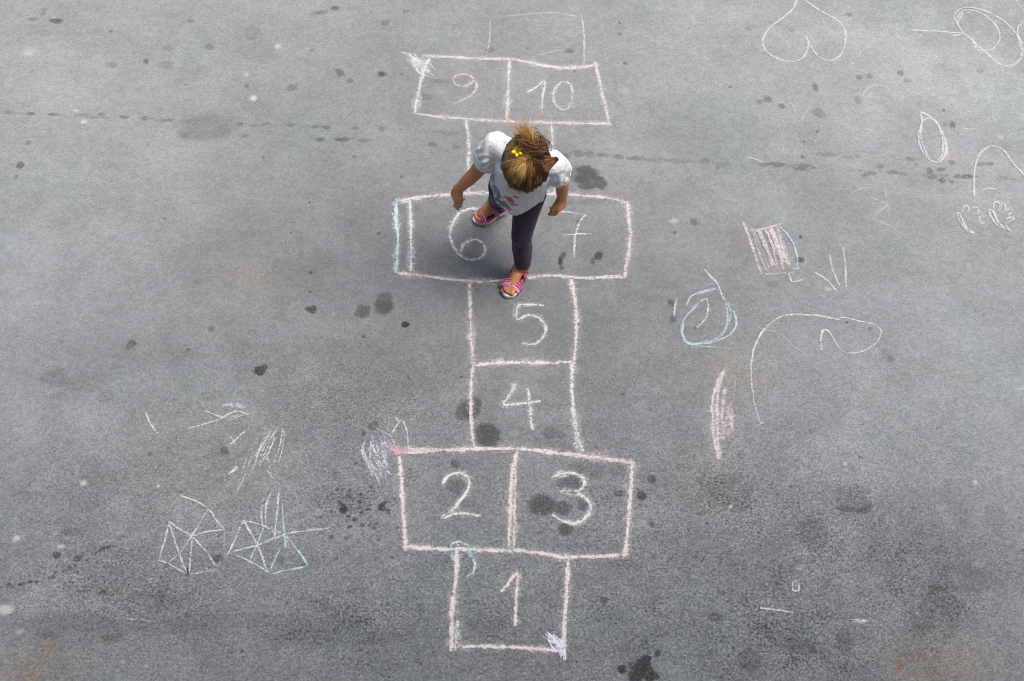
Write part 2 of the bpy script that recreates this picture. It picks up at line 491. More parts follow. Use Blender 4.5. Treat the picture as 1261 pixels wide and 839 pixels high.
# ------------------------------------------------------------------ chalk
def chalk_material():
    N = NT('chalk')
    pos = N.n('NewGeometry').outputs['Position']
    cross = N.attr('cross').outputs['Fac']
    dens = N.attr('dens').outputs['Fac']
    tint = N.attr('tint').outputs['Color']
    edge = N.math('SUBTRACT', 1.0, N.math('ABSOLUTE', cross, 0))
    grain = N.math('ADD', N.math('MULTIPLY', N.noise(190, 2, 0.7, pos), 0.5), N.math('MULTIPLY', N.noise(88, 3, 0.7, pos), 0.5))
    patch = N.noise(32, 3, 0.6, pos)
    e = N.math('MINIMUM', N.math('MULTIPLY', edge, 1.35), 1.0)
    v = N.math('MULTIPLY_ADD', N.math('SUBTRACT', grain, 0.5), 6.5, N.math('MULTIPLY', e, 1.05))
    v = N.math('ADD', v, N.math('MULTIPLY', N.math('SUBTRACT', patch, 0.5), 1.5))
    v = N.math('MULTIPLY_ADD', dens, 1.25, v)
    alpha = N.math('MULTIPLY', N.step(v, 0.05, 1.55), N.step(dens, -0.42, 0.2, 0.28, 0.92))
    alpha = N.math('MULTIPLY', alpha, N.step(edge, 0.0, 0.2))
    alpha = N.math('MULTIPLY', alpha, N.attr('cover').outputs['Fac'])
    N.set(N.b.inputs['Base Color'], tint)
    N.b.inputs['Roughness'].default_value = 0.95
    N.b.inputs['Specular IOR Level'].default_value = 0.1
    N.set(N.b.inputs['Alpha'], alpha)
    return N.m


CHALK = None
WHITE, PINK, ROSE, CYAN, LAV, PALE = (.72,.725,.73), (.73,.665,.66), (.74,.50,.56), (.58,.73,.76), (.65,.65,.78), (.71,.74,.76)
_layer = [0]


def chalk_mesh(name, strokes, parent=None):
    """strokes: (points in photo pixels, width in pixels, density -0.6..0.6, colour); laid on the asphalt as one drawing"""
    vs, fs, cr, de, ti, cv = [], [], [], [], [], []
    strokes = [(p_, w_ * 2.6 + 2, -.20 if w_ > 3.6 else -.28, c_) for p_, w_, d_, c_ in strokes if d_ > -.12 and w_ > 3.3] + list(strokes)
    for pts, wid, den, colr in strokes:
        P = spline(pts, 5.0)
        W = [at(p[0], p[1]) for p in P]
        z = 0.0016 + 0.00002 * (_layer[0] % 150)
        _layer[0] += 1
        n = len(W)
        cov = (.86 if pts[0][0] > 800 or pts[0][0] < 430 else 1.0) * (.56 + .40 * max(0.0, min(1.0, (pts[0][1] - 40) / 480)))
        ph = random.uniform(0, 50)
        base = len(vs)
        for i, p in enumerate(W):
            t = (W[min(i + 1, n - 1)] - W[max(i - 1, 0)])
            t = t.normalized() if t.length > 1e-9 else V((1, 0, 0))
            nrm = V((-t.y, t.x, 0))
            s = (at(P[i][0] + 1, P[i][1]) - p).length
            hw = max(wid * (.93 if wid > 4 else 1.0), 2.6) * s * 0.5 * (1.0 + 0.42 * mnoise.noise(V((i * 0.38, ph, 0))) + 0.2 * mnoise.noise(V((i * 1.3, ph, 9)))) * 1.25
            q = p + nrm * (mnoise.noise(V((i * 0.35, ph, 7))) * 0.9 * s)
            d = den + (.09 if wid < 3 and den > -.12 else -.01) + 0.30 * mnoise.noise(V((i * 0.25, ph, 3)))
            if i in (0, n - 1):
                d -= 0.2
            for k in (-1, 1):
                vs.append((q.x + nrm.x * hw * k, q.y + nrm.y * hw * k, z))
                cr.append(float(k)); de.append(d); ti.append(colr); cv.append(cov)
        for i in range(n - 1):
            a = base + 2 * i
            fs.append((a, a + 2, a + 3, a + 1))
    me = bpy.data.meshes.new(name)
    me.from_pydata(vs, [], fs)
    for nm, arr in (('cross', cr), ('dens', de), ('cover', cv)):
        at_ = me.attributes.new(nm, 'FLOAT', 'POINT')
        at_.data.foreach_set('value', np.array(arr, np.float32))
    color_attr(me, 'tint', np.array(ti))
    return link(name, me, CHALK, parent)


def drawing(name, label, strokes, group=None, cat='chalk drawing'):
    return tag(chalk_mesh(name, strokes), label, cat, group)


def hatch(p0, p1, q0, q1, n, wid, den, col, jit=3):
    """n loose back-and-forth strokes from line p0-p1 to line q0-q1"""
    out = []
    for k in range(n):
        t = (k + random.uniform(-.4, .4)) / max(1, n - 1)
        a = np.array(p0) + (np.array(p1) - np.array(p0)) * t + rng.normal(0, jit, 2) * .7
        b = np.array(q0) + (np.array(q1) - np.array(q0)) * t + rng.normal(0, jit, 2) * .7
        m = (a + b) / 2 + rng.normal(0, jit * .5, 2)
        out.append(([tuple(a), tuple(m), tuple(b)], wid, den + random.uniform(-.15, .1), col))
    return out


def build_chalk():
    court = empty('hopscotch_court', (0, 0, 0), 'long pink and white chalk hopscotch court with squares numbered one to ten', 'hopscotch')
    L = lambda pts, wd=5.2, dn=.22, c=PINK: chalk_mesh('court_line', [(pts, wd, dn, c)], court)
    Lm = lambda strokes: chalk_mesh('court_line', strokes, court)
    num = lambda label, strokes: tag(chalk_mesh('numeral', strokes, court), label)
    # faint far square
    Lm([([(604,22),(603,45),(601,66)],3,-.02,WHITE), ([(608,21),(640,19),(678,16),(714,21)],3,-.1,WHITE), ([(716,19),(719,42),(719,79)],2.8,-.05,WHITE), ([(659,69),(692,62)],2.4,-.12,PINK)])
    # nine and ten
    L([(520,69),(560,71),(600,73),(627,73),(655,78),(690,84),(715,83),(737,80)], 5, .25)
    L([(650,78),(680,83),(712,82)], 4, .1, WHITE)
    L([(528,72),(521,92),(514,120),(511,141)], 5, .25, WHITE)
    L([(511,141),(540,144),(575,147),(625,150),(690,152),(752,153)], 4.6, .2, PINK)
    L([(660,151),(700,150),(758,150)], 3, -.10, ROSE)
    L([(733,76),(739,105),(745,130),(751,156)], 4.6, .22, PINK)
    L([(627,72),(626,110),(624,148)], 5, .22, WHITE)
    Lm([([(494,64),(513,74),(524,92)],3,.1,WHITE), ([(503,66),(516,79),(523,93)],3,.1,WHITE), ([(509,66),(519,78),(528,90)],2.6,.05,WHITE), ([(505,78),(515,80),(524,86)],2.6,.05,WHITE),
        ([(512,86),(520,92),(532,96)],2.2,-.05,WHITE), ([(530,70),(522,84),(517,94)],2.5,0,WHITE), ([(520,84),(538,98)],2,-.15,WHITE), ([(517,108),(531,104),(545,112)],5,-.42,PALE), ([(500,67),(514,79),(528,94)],15,-.16,WHITE), ([(508,70),(520,86)],9,-.1,WHITE)]
       + hatch((499,68),(522,70),(516,94),(534,92), 8, 2.2, -.08, WHITE, 4))
    num('numeral nine', [([(585,98),(575,92),(563,93),(558,99),(563,106),(574,107),(583,100),(587,105),(584,114),(573,122),(557,129)],3.6,.12,PINK)])
    num('numeral ten', [([(648,115),(662,107),(671,100),(668,120),(667,140)],3.4,.12,WHITE), ([(694,100),(685,107),(681,119),(686,131),(695,136),(703,128),(705,114),(702,104),(694,100)],3.4,.1,WHITE)])
    # eight (its numeral is hidden by the child)
    L([(574,147),(577,175),(577,205),(577,242)], 4.6, .12, WHITE)
    L([(679,151),(680,170),(682,200),(684,240)], 4, .1, WHITE)
    # six and seven
    L([(487,249),(505,245),(530,242),(560,240),(590,238),(625,238),(660,239),(695,240),(725,242),(750,245),(773,250)], 5.2, .22, PINK)
    L([(560,238),(590,240),(610,241)], 3, .0, WHITE)
    L([(487,247),(488,270),(490,295),(488,320),(488,337)], 4.4, .2, CYAN)
    L([(505,246),(506,285),(506,336)], 4.2, .14, WHITE)
    L([(488,337),(520,340),(555,345),(600,347),(640,344),(680,340),(720,343),(770,342)], 4.6, .2, PINK)
    L([(690,342),(725,342),(764,340)], 3, .05, WHITE)
    L([(772,249),(776,285),(774,312),(769,343)], 5, .2, PINK)
    Lm([([(484,253),(488,246),(496,248),(504,250)],3,.1,CYAN), ([(482,262),(488,268),(486,258),(490,252)],2.6,.1,CYAN), ([(484,270),(489,262),(488,249)],2.8,.1,CYAN), ([(493,250),(506,245),(520,247)],3.4,.0,WHITE), ([(496,252),(503,245)],2.5,0,CYAN)])
    num('numeral six', [([(592,259),(577,258),(564,265),(556,280),(555,295),(561,308),(569,317),(581,321),(592,318),(598,308),(592,298),(582,296),(572,301),(566,313)],3.8,.16,WHITE)])
    num('numeral seven', [([(675,261),(700,262),(718,265)],3,.08,WHITE), ([(722,265),(714,274),(708,293),(707,318)],3.2,.12,WHITE), ([(694,290),(711,289),(729,289)],3,.1,WHITE)])
    # five
    L([(578,348),(579,380),(580,415),(583,450)], 5.2, .18, PINK)
    L([(703,345),(708,370),(710,400),(708,430),(706,448)], 5.6, .26, PINK)
    L([(581,451),(610,448),(640,447),(675,447),(707,446)], 6, .26, PINK)
    num('numeral five', [([(670,377),(655,376),(638,377),(637,395),(650,389),(664,392),(672,404),(669,416),(659,424),(642,424)],4,.12,WHITE)])
    # four
    L([(583,449),(580,475),(580,510),(583,553)], 5, .22, PINK)
    L([(706,446),(704,475),(707,510),(712,540),(718,557)], 6, .2, WHITE)
    L([(704,500),(709,535),(712,556)], 4, -.05, WHITE)
    num('numeral four', [([(637,470),(629,486),(620,499),(640,498),(666,495)],4,.14,WHITE), ([(650,479),(652,503),(656,531)],4,.14,WHITE)])
    # two and three
    L([(484,559),(530,556),(580,554),(630,553),(680,558),(730,564),(782,571)], 6, .28, PINK)
    L([(486,553),(530,554),(575,556)], 4, .1, PINK)
    L([(478,552),(487,556),(502,555)], 8, .05, ROSE)
    L([(700,561),(740,566),(776,570)], 3.2, -.12, ROSE)
    L([(492,562),(495,600),(497,640),(500,679)], 6, .28, PINK)
    L([(637,557),(631,585),(628,630),(626,675)], 6, .28, PINK)
    L([(634,580),(634,625),(633,676)], 4.4, .12, (.74,.69,.58))
    L([(778,570),(776,610),(773,650),(770,686)], 6, .25, PINK)
    L([(499,674),(540,677),(590,678),(640,679),(675,684),(698,687),(735,686),(775,684)], 6.2, .28, PINK)
    num('numeral two', [([(545,597),(552,587),(565,583),(577,590),(577,603),(566,618),(552,633),(544,639),(565,633),(593,636)],4.6,.2,WHITE)])
    num('numeral three', [([(678,589),(692,584),(708,584),(719,591),(718,602),(706,608),(690,606),(708,608),(722,615),(728,627),(721,639),(706,645),(690,641),(680,634)],4.8,.18,WHITE)])
    # one
    L([(562,676),(562,710),(557,750),(556,803)], 6.2, .3, PINK)
    L([(700,687),(698,725),(695,765),(694,808)], 6, .28, PINK)
    L([(564,797),(610,797),(650,799),(692,802)], 5.6, .25, PINK)
    num('numeral one', [([(617,730),(627,718),(637,707),(636,735),(634,772)],5,.22,PINK)])
    Lm([([(564,764),(563,780),(559,804)],6,.05,WHITE)])
    # coloured scribbles on the court's corners: drawings of their own
    drawing('chalk_scribble', 'turquoise chalk curl over the upper left corner of square one',
            [([(557,690),(555,672),(566,668),(576,673),(580,684),(585,694),(582,706),(573,711)],3.4,.1,CYAN), ([(572,672),(578,680),(582,692)],3,0,CYAN), ([(561,672),(568,671)],3,.1,CYAN), ([(558,695),(561,680)],2.5,0,CYAN), ([(573,684),(584,688)],2.4,-.05,CYAN)], 'small chalk scribbles')
    drawing('chalk_scribble', 'lavender chalk tuft on the lower right corner of square one',
            hatch((670,779),(690,788),(688,801),(694,812), 11, 2.4, .16, (.66,.68,.80), 3.5) + hatch((674,782),(690,790),(688,798),(694,812), 6, 2.8, .22, (.72,.74,.80), 3) + [([(668,812),(673,822)],2,-.2,WHITE), ([(684,820),(690,824)],2,-.2,WHITE)], 'small chalk scribbles')
    drawing('chalk_scribble', 'lavender and pink chalk scribble at the left corner of square two',
            [([(455,522),(470,532),(481,538),(489,556)],3,-.1,WHITE), ([(481,538),(494,518),(501,532),(504,556)],2.6,-.1,WHITE), ([(478,544),(486,552),(500,557)],6,.0,ROSE), ([(468,517),(470,530),(474,542)],2,-.2,WHITE), ([(476,505),(479,518),(476,534)],2,-.25,WHITE), ([(487,514),(492,522)],2.5,-.05,WHITE)]
            + hatch((448,550),(476,536),(462,590),(480,584), 13, 2.4, -.14, LAV, 6) + hatch((446,556),(458,548),(468,600),(474,570), 10, 2.1, -.17, PALE, 7) + hatch((460,535),(478,545),(470,560),(488,556), 6, 2.4, -.11, LAV, 6)
            + [([(445,554),(453,575),(464,588),(469,600)],2.6,-.1,PALE)], 'small chalk scribbles')
    # --- left of the court
    drawing('chalk_dash', 'short slanting white chalk dash alone left of the scribbles', [([(179,507),(184,520),(195,536)],2.6,.05,WHITE)])
    drawing('chalk_scribble', 'thin lavender and white chalk zigzag above the small cross',
            [([(232,528),(265,519),(290,507),(306,511)],2.6,.0,WHITE), ([(251,506),(276,514),(300,512)],2.2,-.1,WHITE), ([(278,519),(298,513),(318,507)],2,-.2,WHITE), ([(274,499),(289,500),(304,503)],4,-.05,LAV), ([(280,497),(303,499)],3,-.1,LAV), ([(240,483),(254,486)],2.5,-.2,WHITE)], 'small chalk scribbles')
    drawing('chalk_cross', 'tiny white chalk cross left of the broad scratchy scribble', [([(279,551),(290,542),(303,531)],2.8,.06,WHITE), ([(280,534),(286,541),(291,549)],2.5,-.02,WHITE)])
    drawing('chalk_scribble', 'broad scratchy white chalk scribble above the blue fan shape',
            hatch((318,535),(346,524),(308,568),(322,562), 9, 2.4, -.1, WHITE, 3) + hatch((325,545),(350,532),(312,582),(336,570), 7, 2.6, -.06, PALE, 4) + hatch((306,562),(318,566),(292,608),(302,598), 4, 2, -.16, WHITE, 3)
            + [([(328,560),(336,590)],2,-.2,PALE), ([(326,575),(338,592)],2,-.12,PALE), ([(340,560),(364,552)],2,-.25,PALE)], 'small chalk scribbles')
    drawing('chalk_smudge', 'small thick white chalk smudge below the tiny cross', [([(281,585),(287,580),(292,575)],4.5,.25,WHITE), ([(277,592),(279,592)],3,0,WHITE)])
    c = (237, 661)
    drawing('chalk_web', 'white chalk hexagon with spokes beside the blue fan shape',
            [([(222,611),(240,617),(256,626)],2.4,.0,WHITE), ([(256,626),(266,640),(276,653)],2.4,-.05,WHITE), ([(277,653),(275,675),(269,701)],2,-.22,WHITE), ([(268,702),(234,708)],2.4,-.05,WHITE), ([(230,708),(208,695),(195,691)],2.8,.05,LAV),
             ([(196,692),(202,668),(208,644)],2.6,.05,WHITE), ([(208,643),(222,653),c],2.6,.02,WHITE), ([c,(258,655),(277,653)],2.6,.05,WHITE), ([c,(254,680),(268,700)],2.4,.0,WHITE), ([c,(235,680),(233,708)],2.6,.02,WHITE),
             ([(256,627),(240,655),(221,682),(207,694)],2.4,-.02,WHITE), ([(209,645),(220,680),(230,706)],2.8,.05,LAV), ([(205,640),(212,622),(220,611)],1.8,-.28,WHITE)])
    drawing('chalk_fan', 'pale blue chalk fan shape with spokes and tall upright loops',
            [([(300,641),(290,664),(280,684)],2.8,.02,PALE), ([(301,642),(325,648),(336,655),(350,656)],2.6,.0,CYAN), ([(352,660),(366,678),(380,697)],2.8,.05,CYAN), ([(380,698),(358,702),(333,708)],3,.08,CYAN), ([(332,706),(308,692),(284,682)],3,.08,CYAN),
             ([(286,680),(317,672),(350,659),(380,654),(408,651)],3,.05,PALE), ([(300,641),(317,672),(329,703)],3,.06,PALE), ([(325,650),(316,672),(306,694)],2.6,.02,CYAN), ([(345,676),(338,690),(333,705)],2.6,.0,CYAN),
             ([(334,605),(328,622),(327,650)],2.6,-.02,PALE), ([(324,612),(322,632),(324,650)],2.4,-.08,PALE), ([(344,605),(341,632),(338,664)],2.6,-.04,PALE), ([(347,620),(349,645),(352,676)],2.6,-.04,CYAN), ([(330,645),(337,654),(345,652)],2.2,-.1,CYAN), ([(352,660),(354,676)],4,-.1,CYAN), ([(336,664),(348,660)],3,0,CYAN)])
    drawing('chalk_dash', 'faint thin white chalk dash near the lower left dark band', [([(138,762),(165,763),(192,766)],1.8,-.12,WHITE)])
    drawing('chalk_dash', 'long faint white chalk streak under the upper left drip line', [([(-4,172),(60,175),(120,179),(180,178),(225,176)],2,-.42,WHITE)])
    # --- right of the court
    drawing('chalk_heart', 'upside-down white chalk heart at the far edge',
            [([(982,-3),(977,11),(962,24),(946,36),(939,49),(943,63),(957,73),(978,77),(991,69),(995,56),(993,47)],2.8,.12,WHITE), ([(992,45),(999,59),(1010,72),(1025,76),(1037,66),(1041,48),(1038,34),(1030,25),(1010,14),(985,-3)],2.8,.12,WHITE)])
    drawing('chalk_balloon', 'white chalk balloon with double outline and straight string',
            [([(1120,38),(1150,39),(1186,42)],2.6,.1,WHITE), ([(1168,42),(1176,45),(1187,42)],2.2,.05,WHITE), ([(1186,42),(1179,30),(1175,20),(1182,12),(1195,10),(1215,15),(1236,27),(1252,43),(1259,60),(1256,74),(1244,82),(1231,80),(1215,67),(1200,53),(1186,41)],3,.12,WHITE),
             ([(1177,24),(1186,14),(1200,14),(1216,22),(1228,35),(1231,48),(1224,60),(1212,64)],2.6,.06,WHITE), ([(1196,50),(1204,62),(1212,64)],3.4,.1,WHITE), ([(1178,30),(1186,18),(1197,16)],2.4,.02,WHITE), ([(1210,22),(1230,30)],2,-.1,WHITE)])
    drawing('chalk_curl', 'chalk curl cut off by the right edge above the arch', [([(1262,27),(1254,33),(1253,46),(1257,60),(1264,66)],2.6,.1,WHITE), ([(1248,-3),(1256,9),(1263,22)],2.6,-.05,ROSE)])
    drawing('chalk_arc', 'small faint chalk arc between the heart and the leaf', [([(1060,128),(1064,114),(1076,106),(1088,107),(1097,114),(1102,127)],2,-.15,WHITE), ([(1070,122),(1082,123)],1.8,-.3,PINK)])
    drawing('chalk_letter', 'faint scratched chalk zigzag below the heart', [([(965,134),(975,128),(981,147)],1.9,-.14,WHITE), ([(986,152),(990,142),(998,131)],2,-.1,WHITE), ([(944,168),(962,155),(965,147)],2,-.16,WHITE), ([(962,176),(968,192),(975,178),(980,190)],1.8,-.25,WHITE)])
    drawing('chalk_leaf', 'white chalk leaf shape drawn with a doubled outline',
            [([(1134,138),(1135,152),(1131,166),(1133,182),(1142,196),(1156,201),(1164,190),(1163,172),(1152,150),(1134,138)],2.9,.14,WHITE), ([(1136,150),(1145,146),(1156,158),(1161,175),(1160,192),(1152,200)],2.3,.04,WHITE), ([(1135,152),(1134,172),(1140,188),(1146,198)],2.2,.04,CYAN), ([(1160,170),(1167,190),(1158,199)],2.2,.0,WHITE), ([(1139,178),(1146,184),(1154,180)],4,-.3,PALE)])
    drawing('chalk_arch', 'tall white chalk arch above the two chalk hands', [([(1200,243),(1199,228),(1201,206),(1207,190),(1220,181),(1234,185),(1246,200),(1264,221)],2.7,.1,WHITE), ([(1209,236),(1217,233),(1228,234)],2.8,-.05,WHITE)])
    drawing('chalk_hand', 'smaller left chalk hand outline beneath the arch', [([(1195,288),(1186,280),(1179,268),(1181,262),(1186,276),(1192,283)],2.4,.08,WHITE), ([(1185,262),(1188,254),(1193,256),(1192,262)],2.2,.02,WHITE), ([(1196,258),(1203,256),(1205,262),(1200,266)],2.2,.02,WHITE), ([(1203,268),(1212,267),(1206,271),(1212,276),(1203,275)],2.2,.02,WHITE), ([(1195,288),(1198,286)],4,.2,WHITE)], 'two chalk hands')
    drawing('chalk_hand', 'larger right chalk hand outline beneath the arch', [([(1243,285),(1230,279),(1220,268),(1218,258),(1224,263),(1230,276),(1241,284)],2.5,.1,WHITE), ([(1223,258),(1223,251),(1229,250),(1232,256),(1229,260),(1234,251),(1238,254),(1237,262),(1244,257),(1246,262),(1240,267)],2.2,.06,WHITE), ([(1238,270),(1248,268),(1247,272),(1238,276),(1243,284)],2.2,.06,WHITE), ([(1242,285),(1244,284)],4,.2,WHITE)], 'two chalk hands')
    drawing('chalk_square', 'leaning chalk square filled with dense pink hatching',
            [([(914,273),(921,290),(928,310),(933,326),(938,339)],3.4,.12,PINK), ([(938,339),(955,338),(976,337)],3,.05,PINK), ([(919,284),(935,284),(948,281),(964,276)],3.4,.12,PINK), ([(959,280),(970,290),(978,305),(982,320),(981,333)],2.4,.0,CYAN), ([(972,333),(984,332)],2.4,.02,WHITE), ([(972,338),(975,348),(983,347),(990,345)],2.2,.0,PALE)]
            + hatch((924,284),(958,280),(944,336),(976,332), 11, 3.2, .04, (.72,.63,.65), 2.5) + hatch((944,283),(958,281),(958,312),(972,330), 7, 3.2, .12, PINK, 3))
    drawing('chalk_tally', 'three white chalk strokes meeting below in an open arrow', [([(1003,336),(1018,345),(1032,361)],2.5,.04,WHITE), ([(1021,313),(1026,334),(1034,353)],2.4,.02,WHITE), ([(1038,304),(1041,328),(1042,358)],2.4,.02,WHITE)])
    drawing('chalk_spiral', 'pale turquoise chalk spiral ring with a pointed top',
            [([(867,332),(875,341),(883,350),(892,370)],2.8,.05,PALE), ([(883,356),(866,359),(850,366),(845,377)],2.6,.03,PALE), ([(893,374),(896,388),(892,408),(884,417),(868,423),(850,424),(841,414),(839,402),(845,390),(858,377)],3,.1,CYAN), ([(862,372),(870,368),(872,380),(869,393),(858,404)],2.7,.06,WHITE),
             ([(903,382),(907,398),(899,412),(882,420),(862,424),(846,423)],2.8,.06,CYAN), ([(834,365),(831,378),(830,391)],2.4,.0,PALE), ([(850,428),(870,428),(900,429)],2.2,-.1,CYAN), ([(870,352),(884,348)],2,-.1,LAV), ([(896,372),(900,388),(893,407),(880,418),(862,422)],2.2,-.1,CYAN), ([(842,396),(840,412),(848,424),(866,426)],2.2,-.08,CYAN), ([(852,366),(866,361),(880,357)],4,-.16,LAV), ([(893,372),(899,380)],3,-.12,PALE), ([(849,381),(860,374)],2,-.12,PALE)])
    drawing('chalk_loop', 'long thin white chalk loop sweeping up and right from a dot',
            [([(936,521),(929,500),(925,470),(926,440),(933,418),(945,402),(960,391),(975,388),(1005,389),(1033,394),(1036,391),(1060,396),(1079,401),(1085,409),(1080,422),(1065,432),(1046,435),(1034,429),(1024,413),(1016,406),(1011,415),(1012,436)],2.2,.0,WHITE), ([(920,391),(935,404),(960,410)],1.9,-.15,WHITE), ([(961,411),(978,427),(995,438)],1.9,-.2,WHITE), ([(935,521),(938,523)],4.5,.1,WHITE), ([(942,479),(948,492),(952,512),(948,530)],1.8,-.25,WHITE)])
    drawing('chalk_feather', 'dense pinkish white chalk feather stroke standing upright',
            [([(892,456),(885,470),(878,490),(877,515),(880,545),(885,566)],5,.16,PINK), ([(889,462),(884,485),(883,515),(884,545),(886,560)],5,.14,PINK), ([(893,478),(890,500),(889,530)],4,.02,PINK), ([(900,496),(900,515),(903,532)],5,-.02,(.74,.63,.60)), ([(905,466),(903,494)],1.8,-.15,WHITE), ([(903,505),(896,540)],3.5,-.08,PINK), ([(898,500),(888,545)],4,-.1,PINK)])
    drawing('chalk_dash', 'short bright white chalk dash on the darker asphalt at lower right', [([(936,749),(952,751),(977,755)],2.6,.14,WHITE)])
    drawing('chalk_dash', 'double thin chalk dash just right of the bright dash', [([(1047,763),(1070,765)],1.8,-.02,WHITE), ([(1050,766),(1072,767)],1.6,-.1,WHITE)])
    drawing('chalk_box', 'tiny square chalk glyph above the bright white dash', [([(976,717),(976,727),(983,727),(982,717),(977,717)],2,.08,WHITE), ([(978,722),(983,722)],2.4,.0,WHITE)])
    drawing('chalk_dash', 'thin chalk dash on the drip line right of the child', [([(919,194),(930,197),(944,202)],2.2,-.05,WHITE)])
    drawing('chalk_zigzag', 'ghostly worn chalk zigzag left of the chalk hands',
            [([(1048,238),(1062,232),(1080,233)],2,-.24,WHITE), ([(1066,243),(1083,248),(1092,254),(1074,269),(1092,277),(1104,285),(1113,293)],2,-.18,WHITE), ([(1088,226),(1093,250),(1096,280)],1.8,-.3,WHITE), ([(1099,280),(1110,288)],2.8,-.12,PINK)])
    drawing('chalk_dash', 'faded slanting chalk dash above the tally strokes', [([(1000,252),(1018,272)],1.8,-.28,WHITE)])
    drawing('chalk_letter', 'faint row of chalk squiggles on the drip line below the zigzag letters',
            [([(1002,200),(1008,212),(1014,200),(1020,212)],1.8,-.24,WHITE), ([(1022,206),(1030,198),(1034,210)],1.8,-.26,WHITE), ([(1035,215),(1042,208),(1052,214),(1060,208)],1.8,-.22,WHITE), ([(1060,190),(1072,186),(1086,193)],1.8,-.28,WHITE), ([(1045,203),(1058,198),(1066,206)],1.8,-.28,WHITE)])
    drawing('chalk_dash', 'thin white chalk dashes right of the leaf shape', [([(1183,158),(1204,161)],1.8,-.2,WHITE), ([(1186,147),(1196,150)],1.8,-.3,WHITE)])
    drawing('chalk_dash', 'chalk dash cut off by the right edge beside the long loop', [([(1250,480),(1266,479)],2.2,-.05,WHITE)])


# ------------------------------------------------------------------ the child
def frame(x, z):
    """orthonormal X along x, Z as near to z as possible, Y = Z x X"""
    x = V(x).normalized()
    z = V(z)
    z = (z - x * z.dot(x)).normalized()
    return x, z.cross(x), z


HIPR, HIPL = V((-.026, .352, .475)), V((.066, .322, .475))
KNF, ANF = V((.036, .290, .272)), V((.043, .308, .080))
KNB, ANB = V((-.052, .470, .288)), V((-.053, .617, .116))
SHR, SHL = V((-.050, .300, .742)), V((.140, .222, .730))
ELR, WRR = V((-.138, .330, .565)), V((-.202, .366, .447))
ELL, WRL = V((.184, .286, .565)), V((.186, .316, .450))
NECK = V((.050, .200, .775))
HC = at(647, 203, .862)
_yaw = Matrix.Rotation(math.radians(-10), 3, V((0, -.77, .64)))
HZ = V((.02, -.77, .64)).normalized()
HY = (_yaw @ V((0, -.64, -.77))).normalized()
HY = (HY - HZ * HY.dot(HZ)).normalized()
HX = HY.cross(HZ).normalized()           # her left
FR = (.067, .094, .088)                  # skull radii
R_AX = V((.955, -.297, 0)).normalized()  # towards her left shoulder


def hd(x, y, z):
    return HC + HX * x + HY * y + HZ * z


def foot_frame(toe_px, heel_px, pitch):
    t, h = at(*toe_px), at(*heel_px)
    d = (t - h); d.z = 0
    d.normalize()
    return d


# front foot flat, toes towards the viewer's left; back foot with lifted heel
DF = V((-.46, -.888, 0)).normalized()
DB = V((-.95, -.31, 0)).normalized()


class Foot:
    """local frame: x forward from heel to toe, y to the inner/outer side, z up from the sole"""
    def __init__(s, toe, d, pitch, left):
        s.pitch = pitch
        side = V((0, 0, 1)).cross(d)
        s.x = (d * math.cos(pitch) - V((0, 0, 1)) * math.sin(pitch)).normalized()
        s.y = side
        s.z = s.x.cross(s.y).normalized()
        s.ball = toe - d * 0.045     # ground point under the ball of the foot
        s.d = d
        s.left = left

    def p(s, x, y, z):
        """x from 0 (heel) to .165 (toe tip); the sole bends at the ball (x = .118)"""
        if not s.left:
            y = -y
        B = s.ball
        if x > .118:
            return B + s.d * (x - .118) + s.y * y + V((0, 0, z))
        k = (.118 - x)
        return B - s.x * k + s.y * y + s.z * z


FF = Foot(at(622.5, 368, .0), DF, 0.02, True)
FB = Foot(at(583.0, 275, .0), DB, math.radians(24), False)


def add_foot(bm, f, ank):
    z0 = .020
    limb(bm, [f.p(.028, 0, z0 + .022), f.p(.045, 0, z0 + .052), ank], [.022, .026, .0285])
    limb(bm, [f.p(.028, 0, z0 + .020), f.p(.075, -.003, z0 + .022), f.p(.108, 0, z0 + .017)], [.021, .022, .018])
    limb(bm, [f.p(.050, 0, z0 + .045), f.p(.080, .004, z0 + .034), f.p(.112, .006, z0 + .018)], [.024, .021, .016])
    for k, (y, l, r) in enumerate(((.020, .150, .0092), (.008, .151, .0068), (-.002, .148, .0064), (-.011, .143, .006), (-.019, .136, .0056))):
        limb(bm, [f.p(.105, y * .8, z0 + .015), f.p(.125, y, z0 + .013), f.p(l, y * 1.08, z0 + r)], [.011, r * 1.02, r])


